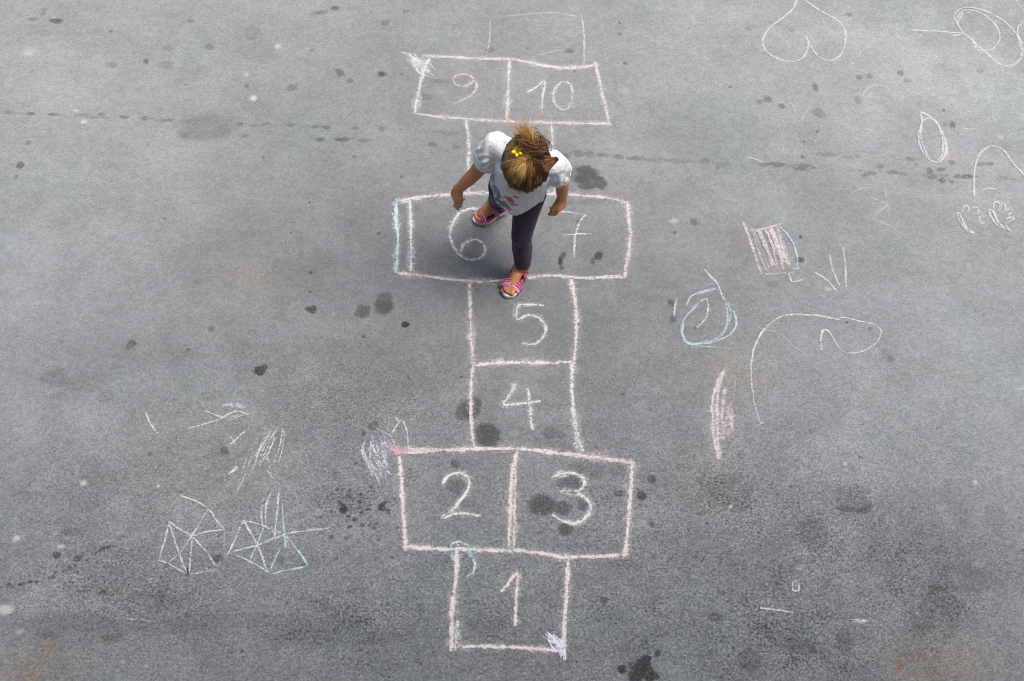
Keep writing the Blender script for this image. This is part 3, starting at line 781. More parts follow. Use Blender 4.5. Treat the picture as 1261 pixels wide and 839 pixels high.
def add_hand(bm, wr, X, Zb, curl, thumb_in=0.6, S=1.0):
    """palm, four fingers and a thumb; Zb = back of the hand, Y = thumb side"""
    X = V(X).normalized()
    Zb = V(Zb); Zb = (Zb - X * Zb.dot(X)).normalized()
    Y = V((0, -1, 0)); Y = (Y - X * Y.dot(X) - Zb * Y.dot(Zb)).normalized()
    P = lambda x, y, z: wr + X * (x * S) + Y * (y * S) + Zb * (z * S)
    ys = (.0185, .0065, -.0055, -.0165)
    for y in ys:
        limb(bm, [P(-.004, y * .55, 0), P(.030, y * .95, -.001), P(.052, y, 0)], [.0135 * S, .0115 * S, .0088 * S], 10)
    limb(bm, [P(.002, .008, -.004), P(.022, .020, -.005)], [.0135 * S, .011 * S], 10)
    tips = []
    for k, (y, l) in enumerate(zip(ys, (.040, .046, .043, .034))):
        p, a = P(.052, y, 0), 0.0
        chain, rad = [p], [.0086 * S]
        for seg, (fr, bend) in enumerate(((.42, curl[k][0]), (.32, curl[k][1]), (.26, curl[k][2]))):
            a += bend
            p = p + (X * math.cos(a) - Zb * math.sin(a) + Y * (.17 * (1.5 - k))) * (l * fr * S)
            chain.append(p); rad.append((.0074, .0066, .0056)[seg] * S)
        limb(bm, chain, rad, 10)
        tips.append(p)
    q0, q1 = P(.020, .021, -.006), P(.036, .033 - .008 * thumb_in, -.012)
    q2 = q1 + (X * .9 + Y * (.25 - thumb_in * .5) - Zb * .35 * thumb_in).normalized() * (.019 * S)
    q3 = q2 + (X * .9 - Y * .25 * thumb_in - Zb * .4 * thumb_in).normalized() * (.016 * S)
    limb(bm, [q0, q1, q2, q3], [.0105 * S, .0086 * S, .0076 * S, .0064 * S], 10)
    tips.append(q3)
    return tips, P


def build_child():
    skin = simple('child_skin', None, 0.5, 0.06, 60, 0.12, 500, 0.35, 'skin_tone', 0.06)
    root = empty('person', (0.02, 0.36, 0), 'small child in white T-shirt, dark leggings and pink sandals stepping across the hopscotch', 'person')
    # ---- body
    bm = bmesh.new()
    limb(bm, [HIPL, KNF, ANF], [.050, .033, .0285])
    limb(bm, [KNF.lerp(ANF, .12) + V((0, .008, 0)), KNF.lerp(ANF, .45) + V((.0, .006, 0)), ANF], [.03, .034, .027])
    limb(bm, [HIPR, KNB, ANB], [.050, .033, .0285])
    limb(bm, [KNB.lerp(ANB, .12), KNB.lerp(ANB, .45) + V((0, .004, .006)), ANB], [.03, .034, .027])
    add_foot(bm, FF, ANF)
    add_foot(bm, FB, ANB)
    pel = (HIPL + HIPR) / 2
    chest = V((.045, .245, .66))
    T = (chest - pel).normalized()
    Nf = R_AX.cross(T).normalized()
    loft(bm, [(pel - T * .03, R_AX * .07, Nf * .05), (pel + T * .02, R_AX * .092, Nf * .068), (pel + T * .08, R_AX * .083, Nf * .066), (chest - T * .02, R_AX * .09, Nf * .066), (chest + T * .05, R_AX * .095, Nf * .058), (NECK - T * .01, R_AX * .04, Nf * .035)])
    limb(bm, [chest + T * .05, NECK, HC + HZ * -.03 - HY * .03], [.05, .034, .034])
    for a, b in ((SHR, NECK), (SHL, NECK)):
        limb(bm, [a, a.lerp(b, .5) + V((0, 0, .005)), b], [.034, .036, .034])
    limb(bm, [SHR, SHR.lerp(ELR, .5), ELR, ELR.lerp(WRR, .3), WRR], [.034, .0315, .0265, .0265, .0185])
    limb(bm, [SHL, SHL.lerp(ELL, .5), ELL, ELL.lerp(WRL, .3), WRL], [.034, .0305, .0255, .0255, .0185])
    tipsR, PR = add_hand(bm, WRR, V((-.28, .10, -.92)), V((-.85, -.40, .2)), [(.14, .35, .25), (.80, 1.0, .6), (1.05, 1.1, .7), (1.2, 1.1, .7)], .8, 1.05)
    tipsL, PL = add_hand(bm, WRL, V((-.06, .02, -1)), V((.75, -.66, .1)), [(.40, .55, .35), (.62, .75, .5), (.80, .9, .5), (.95, .95, .5)], .35, 1.08)
    # head: skull, cheeks, jaw, brow, nose, lips, ears
    ax = (HX, HY, HZ)
    ball(bm, HC, (FR[0] - .002, FR[1] - .002, FR[2] - .002), ax, 28, 20)
    ball(bm, hd(0, .040, -.048), (.056, .050, .060), ax, 24, 16)
    for s in (-1, 1):
        ball(bm, hd(s * .030, .062, -.052), (.025, .022, .025), ax)
        ball(bm, hd(s * .028, .082, -.005), (.020, .010, .008), ax)
        ball(bm, hd(s * .067, -.004, -.026), (.007, .016, .025), ax)
        ball(bm, hd(s * .070, -.010, -.018), (.008, .010, .014), ax)
        ball(bm, hd(s * .0075, .096, -.048), (.006, .007, .006), ax)
    limb(bm, [hd(0, .090, -.014), hd(0, .098, -.034), hd(0, .100, -.045)], [.007, .008, .0085])
    ball(bm, hd(0, .086, -.073), (.018, .008, .0048), ax)
    ball(bm, hd(0, .084, -.081), (.015, .008, .0052), ax)
    ball(bm, hd(0, .070, -.098), (.020, .018, .014), ax)
    body = remeshed('body', bm, .0026, 5, skin, root)
    v = verts_np(body.data)
    col = np.tile(np.array([.58, .245, .105]), (len(v), 1))

    def dab(c, r, rgb, k=1.0):
        d = np.linalg.norm(v - np.array(c), axis=1)
        f = np.clip(1.3 - d / r, 0, 1)[:, None] * k
        col[:] = col * (1 - f) + np.array(rgb) * f
    for s in (-1, 1):
        dab(hd(s * .038, .075, -.05), .022, (.55, .22, .15), .5)
        for t in np.linspace(-.014, .014, 6):
            dab(hd(s * (.029 + t), .093 - abs(t) * .4, .002), .004, (.10, .05, .025), .8)
    for t in np.linspace(-.014, .014, 7):
        dab(hd(t, .092 - abs(t) * .5, -.077 + abs(t) * .1), .006, (.50, .17, .15), .9)
    for f in (FF, FB):
        for y in (.021, .008, -.002, -.011, -.02):
            dab(f.p(.150 - abs(y - .012) * .25, y, .034), .010, (.58, .27, .20), .6)
    for t in tipsR + tipsL:
        dab(t, .008, (.55, .25, .18), .6)
    color_attr(body.data, 'skin_tone', col)
    # eyes
    eye_m = simple('child_eye', None, .15, 0.0, 40, 0, 300, .5, 'eye_colour')
    for s in (-1, 1):
        b2 = bmesh.new()
        c = hd(s * .029, .077, -.020)
        ball(b2, c, .0125, ax, 24, 16)
        e = bm_obj('eye', b2, eye_m, root)
        ev = verts_np(e.data)
        rel = (ev - np.array(c)) @ np.array(HY) / .0125
        cc = np.where(rel[:, None] > .93, np.array([[.01, .008, .006]]), np.where(rel[:, None] > .8, np.array([[.10, .05, .02]]), np.array([[.78, .76, .74]])))
        color_attr(e.data, 'eye_colour', cc)

    # ---- leggings
    leg_m = NT('leggings_jersey')
    pos = leg_m.n('NewGeometry').outputs['Position']
    f = leg_m.noise(18, 3, .6, pos)
    leg_m.set(leg_m.b.inputs['Base Color'], leg_m.mix(f, (.025, .0175, .034), (.050, .037, .062)))
    leg_m.b.inputs['Roughness'].default_value = .8
    leg_m.b.inputs['Sheen Weight'].default_value = .22
    leg_m.b.inputs['Sheen Tint'].default_value = (.75, .62, .9, 1)
    leg_m.b.inputs['Specular IOR Level'].default_value = .2
    leg_m.b.inputs['Sheen Roughness'].default_value = .4
    leg_m.bump(leg_m.math('ADD', leg_m.noise(45, 3, .6, pos, .6), leg_m.math('MULTIPLY', leg_m.noise(420, 2, .5, pos), .3)), .25, .004)
    bm = bmesh.new()
    for hp, kn, an, back in ((HIPL, KNF, ANF, V((0, .008, 0))), (HIPR, KNB, ANB, V((0, .006, .008)))):
        limb(bm, [hp, hp.lerp(kn, .45), kn, an + (kn - an) * (.12 if hp is HIPL else -.30)], [.064, .051, .0395, .0325 if hp is HIPL else .0365], 18)
        limb(bm, [kn.lerp(an, .1) + back * .6, kn.lerp(an, .42) + back, kn.lerp(an, .85)], [.036, .041, .0335], 18)
        d = (an - kn).normalized()
        ball(bm, kn + (V((0, -.006, 0))), .0395)
    loft(bm, [(pel - T * .035, R_AX * .085, Nf * .062), (pel + T * .0, R_AX * .108, Nf * .078), (pel + T * .07, R_AX * .092, Nf * .073)])
    lg = remeshed('leggings', bm, .004, 5, leg_m.m, root)
    v = verts_np(lg.data)
    nrm = np.empty(len(v) * 3, np.float32); lg.data.vertices.foreach_get('normal', nrm); nrm = nrm.reshape(-1, 3)
    # cloth folds behind the knee and at the ankle
    w_ = np.zeros(len(v))
    for kn, an in ((KNF, ANF), (KNB, ANB)):
        for c, r in ((kn, .05), (an, .06)):
            d = np.linalg.norm(v - np.array(c), axis=1)
            w_ += np.exp(-(d / r) ** 2)
    fold = np.array([mnoise.noise(V((p[0] * 14, p[1] * 14, p[2] * 70))) for p in v])
    v += nrm * (fold * w_ * .0065)[:, None]
    lg.data.vertices.foreach_set('co', v.astype(np.float32).ravel())

    # ---- T-shirt
    sm = NT('shirt_cotton')
    pos = sm.n('NewGeometry').outputs['Position']
    sm.set(sm.b.inputs['Base Color'], sm.attr('print').outputs['Color'])
    sm.b.inputs['Roughness'].default_value = .9
    sm.b.inputs['Specular IOR Level'].default_value = .2
    sm.b.inputs['Sheen Weight'].default_value = .1
    sm.bump(sm.math('ADD', sm.noise(26, 3, .55, pos, .8), sm.math('MULTIPLY', sm.noise(500, 2, .5, pos), .12)), .8, .012)
    bm = bmesh.new()
    secs = []
    for k, a, b in ((-.050, .116, .092), (-.03, .113, .089), (.02, .107, .084), (.08, .099, .080), (.14, .099, .078), (.19, .104, .075), (.235, .106, .068), (.27, .090, .058), (.30, .062, .047), (.318, .046, .040)):
        c = pel + T * k
        if k > .22:
            c = c.lerp(NECK + T * (k - .29), .55)
        hitch = T * (.118 * max(0.0, min(1.0, (.10 - k) / .13)))
        secs.append((c + hitch * .25, R_AX * a - hitch, Nf * b))
    loft(bm, secs, 36)
    for sh, el in ((SHR, ELR), (SHL, ELL)):
        d = (el - sh).normalized()
        out = (sh - chest); out.z = 0; out.normalize()
        limb(bm, [sh.lerp(NECK, .42) + V((0, 0, -.006)), sh + V((0, 0, .0)) + out * .004, sh + d * .045 + out * .006, sh + d * .085 + out * .004], [.046, .049, .051, .0455], 22)
        d_, a_, b_ = ortho(d)
        loft(bm, [(sh + d * .085 + out * .004, a_ * .05, b_ * .05), (sh + d * .115, a_ * .043, b_ * .043), (sh + d * .124, a_ * .043, b_ * .043)], 24)
    shirt = remeshed('shirt', bm, .0042, 4, sm.m, root)
    v = verts_np(shirt.data)
    nrm = np.empty(len(v) * 3, np.float32); shirt.data.vertices.foreach_get('normal', nrm); nrm = nrm.reshape(-1, 3)
    rel = (v - np.array(pel)) @ np.array(T)
    disp = np.zeros(len(v))
    for sh, el in ((SHR, ELR), (SHL, ELL)):
        d = np.array((el - sh).normalized())
        t = (v - np.array(sh)) @ d
        rad = v - np.array(sh) - t[:, None] * d
        u = np.array(ortho(d)[1]); w2 = np.array(ortho(d)[2])
        ang = np.arctan2(rad @ w2, rad @ u)
        near = np.exp(-(np.linalg.norm(v - np.array(sh + V(d) * .06), axis=1) / .06) ** 4)
        disp += near * (.0045 * np.sin(ang * 12 + 2.2 * np.sin(t * 60)) + .0062 * np.sin(ang * 5 + 1.3 + t * 34))
        disp -= .0065 * np.exp(-((t - .108) / .007) ** 2) * near
    low = np.clip((.12 - rel) / .16, 0, 1)
    ang = np.arctan2((v - np.array(pel)) @ np.array(Nf), (v - np.array(pel)) @ np.array(R_AX))
    disp += low * (.0025 * np.sin(ang * 5 + .8) + .003 * np.sin(ang * 9 + rel * 20))
    disp += np.array([mnoise.noise(V(p) * 17) * .007 + mnoise.noise(V((p[0] * 38, p[1] * 38, p[2] * 14))) * .0042 + (.5 - abs(mnoise.noise(V((p[0] * 22 + p[2] * 16, p[1] * 20, p[2] * 11))))) * .004 for p in v])
    v += nrm * disp[:, None]
    shirt.data.vertices.foreach_set('co', v.astype(np.float32).ravel())
    col = np.tile(np.array([.73, .755, .785]), (len(v), 1))
    front = ((v - np.array(pel)) @ np.array(-Nf) if (Nf.y > 0) else (v - np.array(pel)) @ np.array(Nf)) > .02

    from mathutils.bvhtree import BVHTree
    tree = BVHTree.FromPolygons([V(p) for p in v.tolist()], [tuple(p.vertices) for p in shirt.data.polygons])

    def patch(px, py, h, r, rgb, seed, k=.85):
        hit = tree.ray_cast(CAM, (at(px, py) - CAM).normalized())[0]
        c = np.array(hit if hit is not None else at(px, py, h))
        d = np.linalg.norm(v - c, axis=1)
        jit = np.array([mnoise.noise(V((p * 120).tolist()) + V((seed, 0, 0))) for p in v]) if True else 0
        m = (d * (1 + .75 * jit) < r)[:, None]
        col[:] = np.where(m, col * (1 - k) + np.array(rgb) * k, col)
    patch(630, 236, .51, .028, (.66, .58, .50), 4)
    patch(611, 235, .50, .017, (.13, .33, .39), 1)
    patch(607.5, 230, .51, .009, (.22, .42, .46), 2)
    patch(615, 240, .49, .011, (.05, .18, .24), 3)
    patch(621, 252, .46, .020, (.13, .14, .17), 7)
    patch(632, 252, .458, .017, (.28, .29, .32), 8)
    patch(612, 246, .47, .012, (.08, .09, .12), 9)
    patch(627, 245, .475, .021, (.64, .015, .12), 5)
    patch(635, 243, .48, .010, (.62, .03, .15), 6)
    patch(627, 257, .48, .009, (.50, .05, .14), 10)
    color_attr(shirt.data, 'print', col)

    # ---- hair
    hair_m = NT('hair_strands')
    hair_m.set(hair_m.b.inputs['Base Color'], hair_m.attr('strand').outputs['Color'])
    hair_m.b.inputs['Roughness'].default_value = .42
    hair_m.b.inputs['Specular IOR Level'].default_value = .45
    vs, fs, cs = [], [], []

    def strand(pts, r0, r1, c0, c1):
        n = len(pts)
        base = len(vs)
        for i, p in enumerate(pts):
            t = (pts[min(i + 1, n - 1)] - pts[max(i - 1, 0)])
            _, a, b = ortho(t)
            r = r0 + (r1 - r0) * i / (n - 1)
            c = np.array(c0) + (np.array(c1) - np.array(c0)) * min(1.0, 1.5 * i / (n - 1))
            for k in range(3):
                th = k * 2.094
                vs.append(p + a * (r * math.cos(th)) + b * (r * math.sin(th)))
                cs.append(c)
        for i in range(n - 1):
            for k in range(3):
                a0 = base + 3 * i + k; a1 = base + 3 * i + (k + 1) % 3
                fs.append((a0, a1, a1 + 3, a0 + 3))

    DK, MD, BL, PB = np.array((.016, .007, .0035)), np.array((.075, .032, .010)), np.array((.43, .225, .075)), np.array((.76, .50, .22))

    def shell(dirv, lift):
        d = V(dirv).normalized()
        k = 1.0 / math.sqrt((d.x / FR[0]) ** 2 + (d.y / FR[1]) ** 2 + (d.z / FR[2]) ** 2)
        d = d * (k + lift)
        return hd(d.x, d.y, d.z)

    def slerp(a, b, t):
        a, b = V(a).normalized(), V(b).normalized()
        w_ = math.acos(max(-1, min(1, a.dot(b))))
        if w_ < 1e-4: return a
        return (a * math.sin((1 - t) * w_) + b * math.sin(t * w_)) / math.sin(w_)

    def on_head(px, py, lift):
        """the point of the hair surface met by a sight line"""
        d = (at(px, py) - CAM).normalized()
        o_ = CAM - HC
        r = [FR[i] + lift for i in range(3)]
        od = [o_.dot(a_) / r[i] for i, a_ in enumerate((HX, HY, HZ))]
        dd_ = [d.dot(a_) / r[i] for i, a_ in enumerate((HX, HY, HZ))]
        A = sum(x * x for x in dd_); B = 2 * sum(x * y for x, y in zip(od, dd_)); C_ = sum(x * x for x in od) - 1
        disc = max(0.0, B * B - 4 * A * C_)
        return CAM + d * ((-B - math.sqrt(disc)) / (2 * A))

    TIE = V((-.05, -.30, .95)).normalized()
    TIE2 = V((-.06, -.62, .78)).normalized()
    hairline = lambda d: d.z > -.58 + 1.22 * max(d.y, -.2) - .25 * max(0, -.2 - d.y)
    # front and side hair combed back to the tie
    for k in range(3600):
        th = random.uniform(-math.pi, math.pi)
        ph = random.uniform(.25, 2.3)
        d = V((math.sin(ph) * math.sin(th), math.sin(ph) * math.cos(th), math.cos(ph)))
        if not hairline(d): continue
        back = d.y < -.25
        tgt = TIE2 if back or random.random() < .12 else TIE
        # push the root down to the hairline along the meridian from the tie
        r = V(d)
        for _ in range(220):
            q = (r + (r - tgt).normalized() * .011).normalized()
            if not hairline(q): break
            r = q
        if random.random() < .35: r = d
        sw = mnoise.noise(V((d.x * 3, d.y * 3, d.z * 3 + 5)))
        n = 9
        pts = []
        lum = mnoise.noise(V((r.x * 7.5 + 3, r.y * 3, 1.7))) * .6 + mnoise.noise(V((r.x * 19, r.y * 9, 4.2))) * .35 + random.uniform(-.25, .25)
        ta = (r - TIE * r.dot(TIE)).normalized()
        phi = math.atan2(ta.dot(V((1, 0, 0))), ta.dot(V((0, 1, 0))))
        clump = mnoise.noise(V((phi * 4.2, 1.3 * back, 2.2))) + .6 * mnoise.noise(V((phi * 11, .5, 6.1)))
        lum = lum * .7 + clump * .62
        off = rng.normal(0, .055, 3)
        tt = (tgt + V(off)).normalized()
        lift0 = random.uniform(.000, .008) + .011 * max(0.0, clump)
        for i in range(n):
            t = i / (n - 1)
            q = slerp(r, tt, t * .97)
            q = (q + V((0.05 * sw * math.sin(t * math.pi), 0, 0))).normalized()
            bulge = .007 * math.sin(math.pi * t) + .008 * t ** 2
            pts.append(shell(q, lift0 + bulge + .0015 * mnoise.noise(V((k * .1, t * 5, 0)))))
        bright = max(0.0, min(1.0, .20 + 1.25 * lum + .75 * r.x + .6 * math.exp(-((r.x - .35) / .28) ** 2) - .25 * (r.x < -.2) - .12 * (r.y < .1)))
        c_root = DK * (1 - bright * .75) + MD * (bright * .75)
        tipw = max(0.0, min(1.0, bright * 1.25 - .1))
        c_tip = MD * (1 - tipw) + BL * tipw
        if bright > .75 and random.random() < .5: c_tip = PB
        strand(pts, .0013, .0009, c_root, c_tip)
    # a few loose streaks of sun-bleached hair over the crown
    for k in range(280):
        x = random.gauss(.2, .16)
        r = V((x, .80 + random.uniform(-.3, .1), .55)).normalized()
        s0 = random.uniform(.25, .6)
        pts = [shell(slerp(r, TIE + V(rng.normal(0, .04, 3)), s0 + (1 - s0) * i / 6), .017 + .004 * math.sin(i)) for i in range(7)]
        strand(pts, .0003, .0013, MD, PB if random.random() < .6 else BL)
    # flat lock caught by the right-hand clip, ending in a dark pointed tip
    tipP = at(685.5, 196, .905)
    for k in range(420):
        q = random.random()
        p0 = on_head(662 + 5 * q - random.uniform(0, 9), 188 + 40 * q ** 1.1, random.uniform(.010, .020))
        p1 = tipP + V(rng.normal(0, .0024, 3))
        m = p0.lerp(p1, .55) + HX * random.uniform(-.002, .005) + HZ * random.uniform(.001, .009)
        pts = [p0 * (1 - t) ** 2 + m * (2 * t * (1 - t)) + p1 * t * t for t in np.linspace(0, 1, 7)]
        b = random.random() ** .9 * (1 - .6 * q)
        c0, c1 = MD * (1 - b) + BL * b, MD * (1 - b * .8) + BL * b * .8
        strand(pts[:6], .0012, .0012, c0, c1)
        strand(pts[5:], .0012, .0010, MD, DK)
    # messy knot behind the tie: loops, then loose ends fanning outwards
    KN = shell(TIE2, .022)
    a1 = (at(651, 150, .92) - at(651, 190, .92)).normalized()
    a2 = HX
    a3 = a1.cross(a2).normalized()
    if a3.z < 0: a3 = -a3
    for k in range(640):
        ph = random.uniform(0, 2 * math.pi)
        R1, R2 = random.uniform(.014, .043), random.uniform(.010, .034)
        tilt = random.uniform(-.9, .9)
        c = KN + a2 * random.gauss(.004, .014) + a1 * random.gauss(.012, .012) + a3 * random.gauss(0, .006)
        u1 = (a2 * math.cos(tilt) + a1 * math.sin(tilt)); u2 = (a1 * math.cos(tilt) - a2 * math.sin(tilt)) * .8 + a3 * random.uniform(-.7, .9)
        pts = [c + u1 * (R1 * math.cos(ph + s)) + u2 * (R2 * math.sin(ph + s)) + a3 * .006 for s in np.linspace(0, 2.6, 8)]
        b = random.random() ** 1.3
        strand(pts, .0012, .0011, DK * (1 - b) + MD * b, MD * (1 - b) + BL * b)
    locks = [(random.uniform(-.25, 1.2), random.choice((.035, .05, .062, .085)) * random.uniform(.85, 1.1)) for _ in range(15)]
    for th, ln in locks:
        lb = max(-.12, min(.6, random.gauss(.15, .3)))
        for k in range(17):
            t2 = th + random.gauss(0, .13)
            l2 = ln * random.uniform(.7, 1.1)
            dirn = a1 * math.cos(t2) + a2 * math.sin(t2)
            s0 = KN + a2 * random.gauss(0, .01) + a1 * random.gauss(0, .006) + a3 * random.gauss(.006, .005)
            bend = a2 * (lb + random.gauss(0, .14)) + a1 * random.gauss(-.1, .2) + a3 * random.gauss(.25, .3)
            pts = [s0 + dirn * (l2 * t) + (bend * (l2 * t * t) + a3 * (.028 * math.sin(t * 2.2)) ) for t in np.linspace(0, 1, 8)]
            b = random.random()
            strand(pts, .0013, .0003, MD * (1 - b) + DK * b if random.random() < .5 else MD, BL if random.random() < .55 else PB)
    # flyaway hairs along the sides
    for k in range(120):
        th = random.choice((-1, 1)) * random.uniform(.7, 1.7)
        d = V((math.sin(th), math.cos(th) * .6, random.uniform(-.3, .5))).normalized()
        p0 = shell(d, .008); q = shell((d + V(rng.normal(0, .25, 3))).normalized(), random.uniform(.008, .018))
        strand([p0, p0.lerp(q, .5) + HX * (.003 * (1 if d.x > 0 else -1)), q], .0006, .0002, MD, BL)
    me = bpy.data.meshes.new('hair')
    me.from_pydata([tuple(p) for p in vs], [], fs)
    me.polygons.foreach_set('use_smooth', [True] * len(me.polygons))
    color_attr(me, 'strand', np.array(cs))
    hair = link('hair', me, hair_m.m, root)
    # scalp cap under the strands
    bm = bmesh.new()
    bmesh.ops.create_icosphere(bm, subdivisions=6, radius=1)
    kill = [f for f in bm.faces if not hairline(f.calc_center_median().normalized())]
    bmesh.ops.delete(bm, geom=kill, context='FACES')
    for vv in bm.verts:
        vv.co = shell(vv.co.normalized(), .0045 + .0015 * mnoise.noise(vv.co * 9))
    cap_m = simple('hair_roots', (.035, .016, .007), .55, .3, 90)
    bm_obj('hair_cap', bm, cap_m, hair)
    # ---- hair accessories
    yel = simple('yellow_plastic', (.83, .62, .015), .38, .05, 60)
    dot = simple('flower_heart', (.25, .13, .02), .5, .1, 60)
    fc = on_head(637, 187, .034)
    fn = (CAM - fc); fn = (HZ * .8 + V((-.15, 0, .3))).normalized()
    fx, fy, _ = frame(HX, fn)
    fn = frame(HX, fn)[2]
    bm = bmesh.new()
    for k in range(5):
        th = math.radians(90 + 72 * k)
        dd = fx * math.cos(th) * 1.22 + fy * math.sin(th)
        ball(bm, fc + dd * .0105 + fn * .002, (.0082, .0064, .0035), (dd.normalized(), fn.cross(dd).normalized(), fn), 14, 8)
    ball(bm, fc, (.006, .006, .003), (fx, fy, fn))
    clip = bm_obj('flower_clip', bm, yel, root)
    bm = bmesh.new(); ball(bm, fc + fn * .0052 - fx * .002, (.0032, .0032, .0022), (fx, fy, fn)); bm_obj('flower_centre', bm, dot, clip)
    blk = simple('black_plastic', (.012, .012, .014), .3, .1, 60)
    bm = bmesh.new()
    c0 = [on_head(654.5, 186.5, .026), on_head(661, 184.5, .027), on_head(668, 186, .025), on_head(675, 190, .022)]
    pts = [V(tuple(p)) for p in spline([tuple(q) for q in c0], .006)]
    limb(bm, pts, [.0058 + .0042 * math.sin(math.pi * i / (len(pts) - 1)) for i in range(len(pts))], 12)
    for p in pts[1:-1:1]:
        limb(bm, [p, p + a1 * -.010 + a3 * -.004], [.002, .0012], 8)
    bm_obj('hair_clip', bm, blk, root)
    bm = bmesh.new()
    rc = shell(TIE2, .016)
    for s in range(16):
        t0, t1 = s / 16 * 2 * math.pi, (s + 1) / 16 * 2 * math.pi
        o_ = lambda t: rc + a2 * (.015 * math.cos(t)) + a1.cross(a2) * 0 + (a3 * .6 - a1 * .8).normalized() * (.012 * math.sin(t))
        limb(bm, [o_(t0), o_(t1)], [.0032, .0032], 8)
    bm_obj('hair_tie', bm, blk, root)

    # ---- sandals
    mag = simple('sandal_magenta', (.54, .022, .14), .55, .1, 120, .15, 400)
    ppk = simple('sandal_purple', (.42, .03, .18), .55, .1, 120, .15, 400)
    pnk = simple('sandal_pink', (.76, .34, .50), .55, .06, 120)
    wht = simple('sandal_white', (.78, .77, .77), .5, .06, 80)
    bed = simple('sandal_footbed', (.40, .08, .16), .7, .15, 90)
    OUT = [(-.006, 0), (-.002, .018), (.02, .0265), (.06, .027), (.095, .0335), (.122, .036), (.145, .031), (.160, .018), (.165, .003), (.160, -.012), (.148, -.023), (.125, -.0315), (.095, -.032), (.06, -.0275), (.02, -.0255), (-.002, -.018)]
    OUT = [tuple(p) for p in spline(OUT + [OUT[0]], .006)][:-1]
    for f, nm in ((FF, 'flat'), (FB, 'raised')):
        ank = ANF if f is FF else ANB
        base = f.ball.copy(); base.z = 0
        b = bmesh.new()
        n = len(OUT)
        layers = []
        for z, k in ((.001, .90), (.004, .97), (.016, 1.0), (.020, .985), (.0215, .93)):
            cx = .08
            layers.append([b.verts.new(f.p(cx + (x - cx) * k, y * k, z)) for x, y in OUT])
        for l0, l1 in zip(layers, layers[1:]):
            for i in range(n):
                b.faces.new((l0[i], l0[(i + 1) % n], l1[(i + 1) % n], l1[i]))
        for L_, z in ((layers[0], .001), (layers[-1], .0215)):
            c = [b.verts.new(f.p(x, 0, z)) for x in np.linspace(.004, .155, 12)]
            cen = c
            # fan to a centre spine so that the sole can bend
            near = lambda x: min(range(12), key=lambda j: abs(np.linspace(.004, .155, 12)[j] - x))
            for i in range(n):
                j0, j1 = near(OUT[i][0]), near(OUT[(i + 1) % n][0])
                try:
                    if j0 == j1: b.faces.new((L_[i], L_[(i + 1) % n], cen[j0]))
                    else: b.faces.new((L_[i], L_[(i + 1) % n], cen[j1], cen[j0]))
                except ValueError:
                    pass
        sole = bm_obj('sole', b, wht, None)
        sandal = sole  # renamed below
        sandal.name = 'sandal'
        sandal.parent = root
        sandal.matrix_parent_inverse = Matrix.Translation(-V(root.location))

        def sub(name, bmx, mat):
            return bm_obj(name, bmx, mat, sandal)

        def link_child(o):
            o.matrix_parent_inverse = Matrix.Identity(4)
        # footbed
        b = bmesh.new()
        rowsx = np.linspace(.002, .157, 26)
        def halfw(x):
            ys = [abs(y) for (xx, y) in OUT if abs(xx - x) < .008]
            return (max(ys) if ys else .02) - .004
        rows = [[b.verts.new(f.p(x, t * halfw(x), .0225)) for t in (-1, -.5, 0, .5, 1)] for x in rowsx]
        for r0, r1 in zip(rows, rows[1:]):
            for i in range(4):
                b.faces.new((r0[i], r0[i + 1], r1[i + 1], r1[i]))
        sub('footbed', b, bed)

        def strap(x0, x1, w0, hgt, mat, name='strap', slant=0.0, dz=.0, edge=True, span=(0, 1)):
            """band arching over the foot: from the outer to the inner edge of the sole"""
            m = 15
            def pt(t, s, lift):
                ang = math.pi * t
                xx = x0 + (x1 - x0) * t + s * w0 * .5
                hw = halfw(min(max(xx, 0), .16)) + .0055 + lift
                return f.p(xx, math.cos(ang) * hw, .014 + (hgt + lift) * math.sin(ang) ** .75 + dz + slant * s * math.sin(ang))
            bb = bmesh.new()
            ts = np.linspace(span[0], span[1], m)
            g = []
            for t in ts:
                g.append([bb.verts.new(pt(t, s, l)) for s, l in ((-1, 0), (-1, .003), (0, .0042), (1, .003), (1, 0))])
            for r0, r1 in zip(g, g[1:]):
                for i in range(5):
                    bb.faces.new((r0[i], r0[(i + 1) % 5], r1[(i + 1) % 5], r1[i]))
            bb.faces.new(g[0]); bb.faces.new(g[-1])
            o = sub(name, bb, mat)
            if edge:
                for s in (-1, 0, 1) if w0 > .014 else (-1, 1):
                    bb = bmesh.new()
                    limb(bb, [pt(t, s * .92, .0035) for t in ts], [.0017] * m, 7)
                    bm_obj('piping', bb, pnk, sandal)
            return o
        strap(.112, .118, .020, .034, mag if f is FF else ppk, slant=-.006)
        strap(.128, .126, .011, .027, pnk if f is FF else mag, slant=-.006, edge=f is FB)
        strap(.052, .056, .016, .066, ppk, slant=-.012, span=(.0, 1))
        # side walls and heel cup
        for sgn in (-1, 1):
            b = bmesh.new()
            g = []
            for i, x in enumerate(np.linspace(.0, .118, 14)):
                t = i / 13
                hh = .040 - .016 * math.sin(t * math.pi) ** .6
                yy = sgn * (halfw(x) + .0045)
                if x < .016: yy *= .80 + .2 * (x / .016)
                g.append([b.verts.new(f.p(x, yy * q, z)) for q, z in ((1.0, .016), (1.0, hh), (.93, hh), (.93, .016))])
            for r0, r1 in zip(g, g[1:]):
                for i in range(4):
                    b.faces.new((r0[i], r0[(i + 1) % 4], r1[(i + 1) % 4], r1[i]))
            b.faces.new(g[0]); b.faces.new(g[-1])
            sub('side_panel', b, mag)
        b = bmesh.new()
        g = []
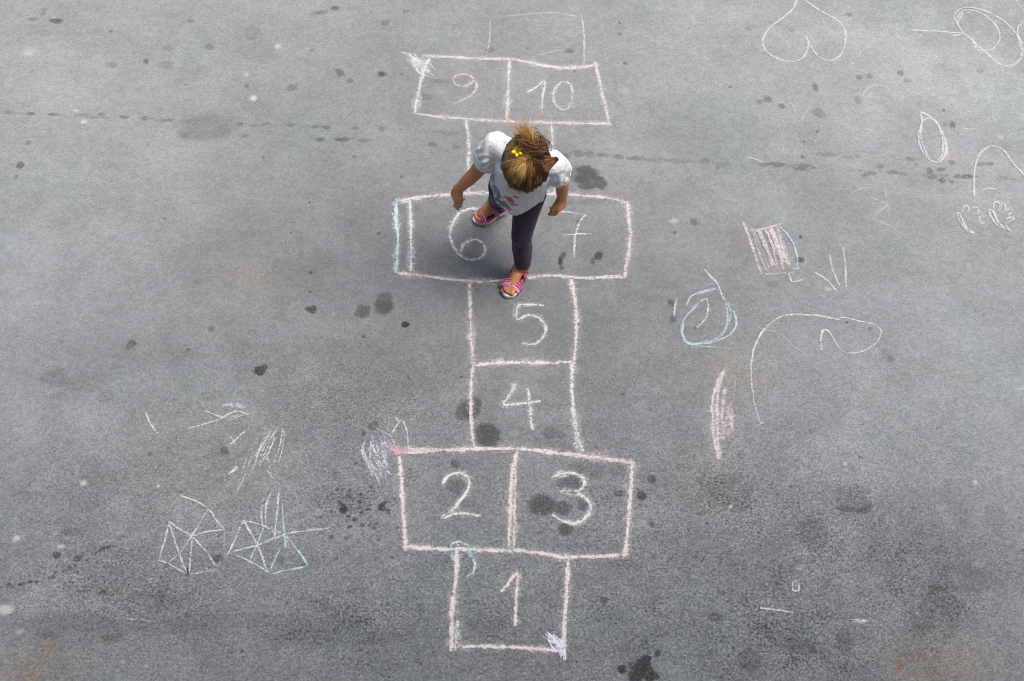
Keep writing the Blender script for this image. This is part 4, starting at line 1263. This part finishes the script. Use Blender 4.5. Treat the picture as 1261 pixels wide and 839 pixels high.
        for t in np.linspace(-1, 1, 13):
            th = t * math.radians(95)
            x, y = .022 - .0275 * math.cos(th), .0255 * math.sin(th)
            g.append([b.verts.new(f.p(x + q * math.cos(th) * .003, y * (1 - q * .1), z)) for q, z in ((0, .015), (0, .048), (1, .048), (1, .015))])
        for r0, r1 in zip(g, g[1:]):
            for i in range(4):
                b.faces.new((r0[i], r0[(i + 1) % 4], r1[(i + 1) % 4], r1[i]))
        b.faces.new(g[0]); b.faces.new(g[-1])
        sub('heel_cup', b, mag)

    # ---- the stick of chalk pinched in her right hand: not part of her
    ch = simple('blue_chalk', (.42, .66, .74), .95, .1, 200, .2, 400, .1)
    a = (tipsR[0] + tipsR[4]) / 2
    tgt = at(553, 252, a.z - .012)
    d = (tgt - a).normalized()
    b = bmesh.new()
    dd, u1, u2 = ortho(d)
    loft(b, [(a - d * .012, u1 * .0040, u2 * .0040), (a - d * .011, u1 * .0052, u2 * .0052), (a + d * .024, u1 * .0056, u2 * .0056), (a + d * .0275, u1 * .0048, u2 * .0048), (a + d * .029, u1 * .0030, u2 * .0030)], 14)
    tag(bm_obj('chalk_stick', b, ch), "short stick of pale blue chalk pinched in the child's hand", 'chalk')


# ------------------------------------------------------------------ the house the photo is taken from (unseen; added and sized to shade the near part of the yard)
HOUSE_Y, HOUSE_H = -4.75, 14.2


def build_house():
    wm = simple('rendered_wall', (.42, .41, .39), .9, .1, 1.2, .2, 60)
    fm = simple('window_paint', (.7, .7, .68), .5, .05, 10)
    gm = NT('window_glass'); gm.b.inputs['Base Color'].default_value = (.03, .035, .04, 1); gm.b.inputs['Roughness'].default_value = .08
    rm = simple('roof_tile', (.22, .09, .06), .85, .2, 3)
    root = empty('apartment_building', (0, HOUSE_Y - 5, 0), 'unseen tall plain rendered building, sized to shade the yard its upper window overlooks', 'building')

    def box(name, lo, hi, mat, parent):
        b = bmesh.new()
        bmesh.ops.create_cube(b, size=1, matrix=Matrix.Translation((V(lo) + V(hi)) / 2) @ Matrix.Diagonal((*(V(hi) - V(lo)), 1)))
        return bm_obj(name, b, mat, parent, False)
    box('wall', (-22, HOUSE_Y - 10, 0.002), (22, HOUSE_Y, HOUSE_H), wm, root)
    box('roof', (-22.4, HOUSE_Y - 10.4, HOUSE_H + .002), (22.4, HOUSE_Y + .25, HOUSE_H + .3), rm, root)
    for fl in range(4):
        for k in range(-6, 7):
            x, z = k * 3.2, 1.1 + fl * 3.2
            fr = box('window', (x - .65, HOUSE_Y + .003, z), (x + .65, HOUSE_Y + .06, z + 1.4), fm, root)
            p = box('pane', (x - .57, HOUSE_Y + .063, z + .08), (x + .57, HOUSE_Y + .068, z + 1.32), gm.m, fr)


CHALK = chalk_material()
build_ground()
build_chalk()
build_child()
build_house()
bpy.context.view_layer.update()
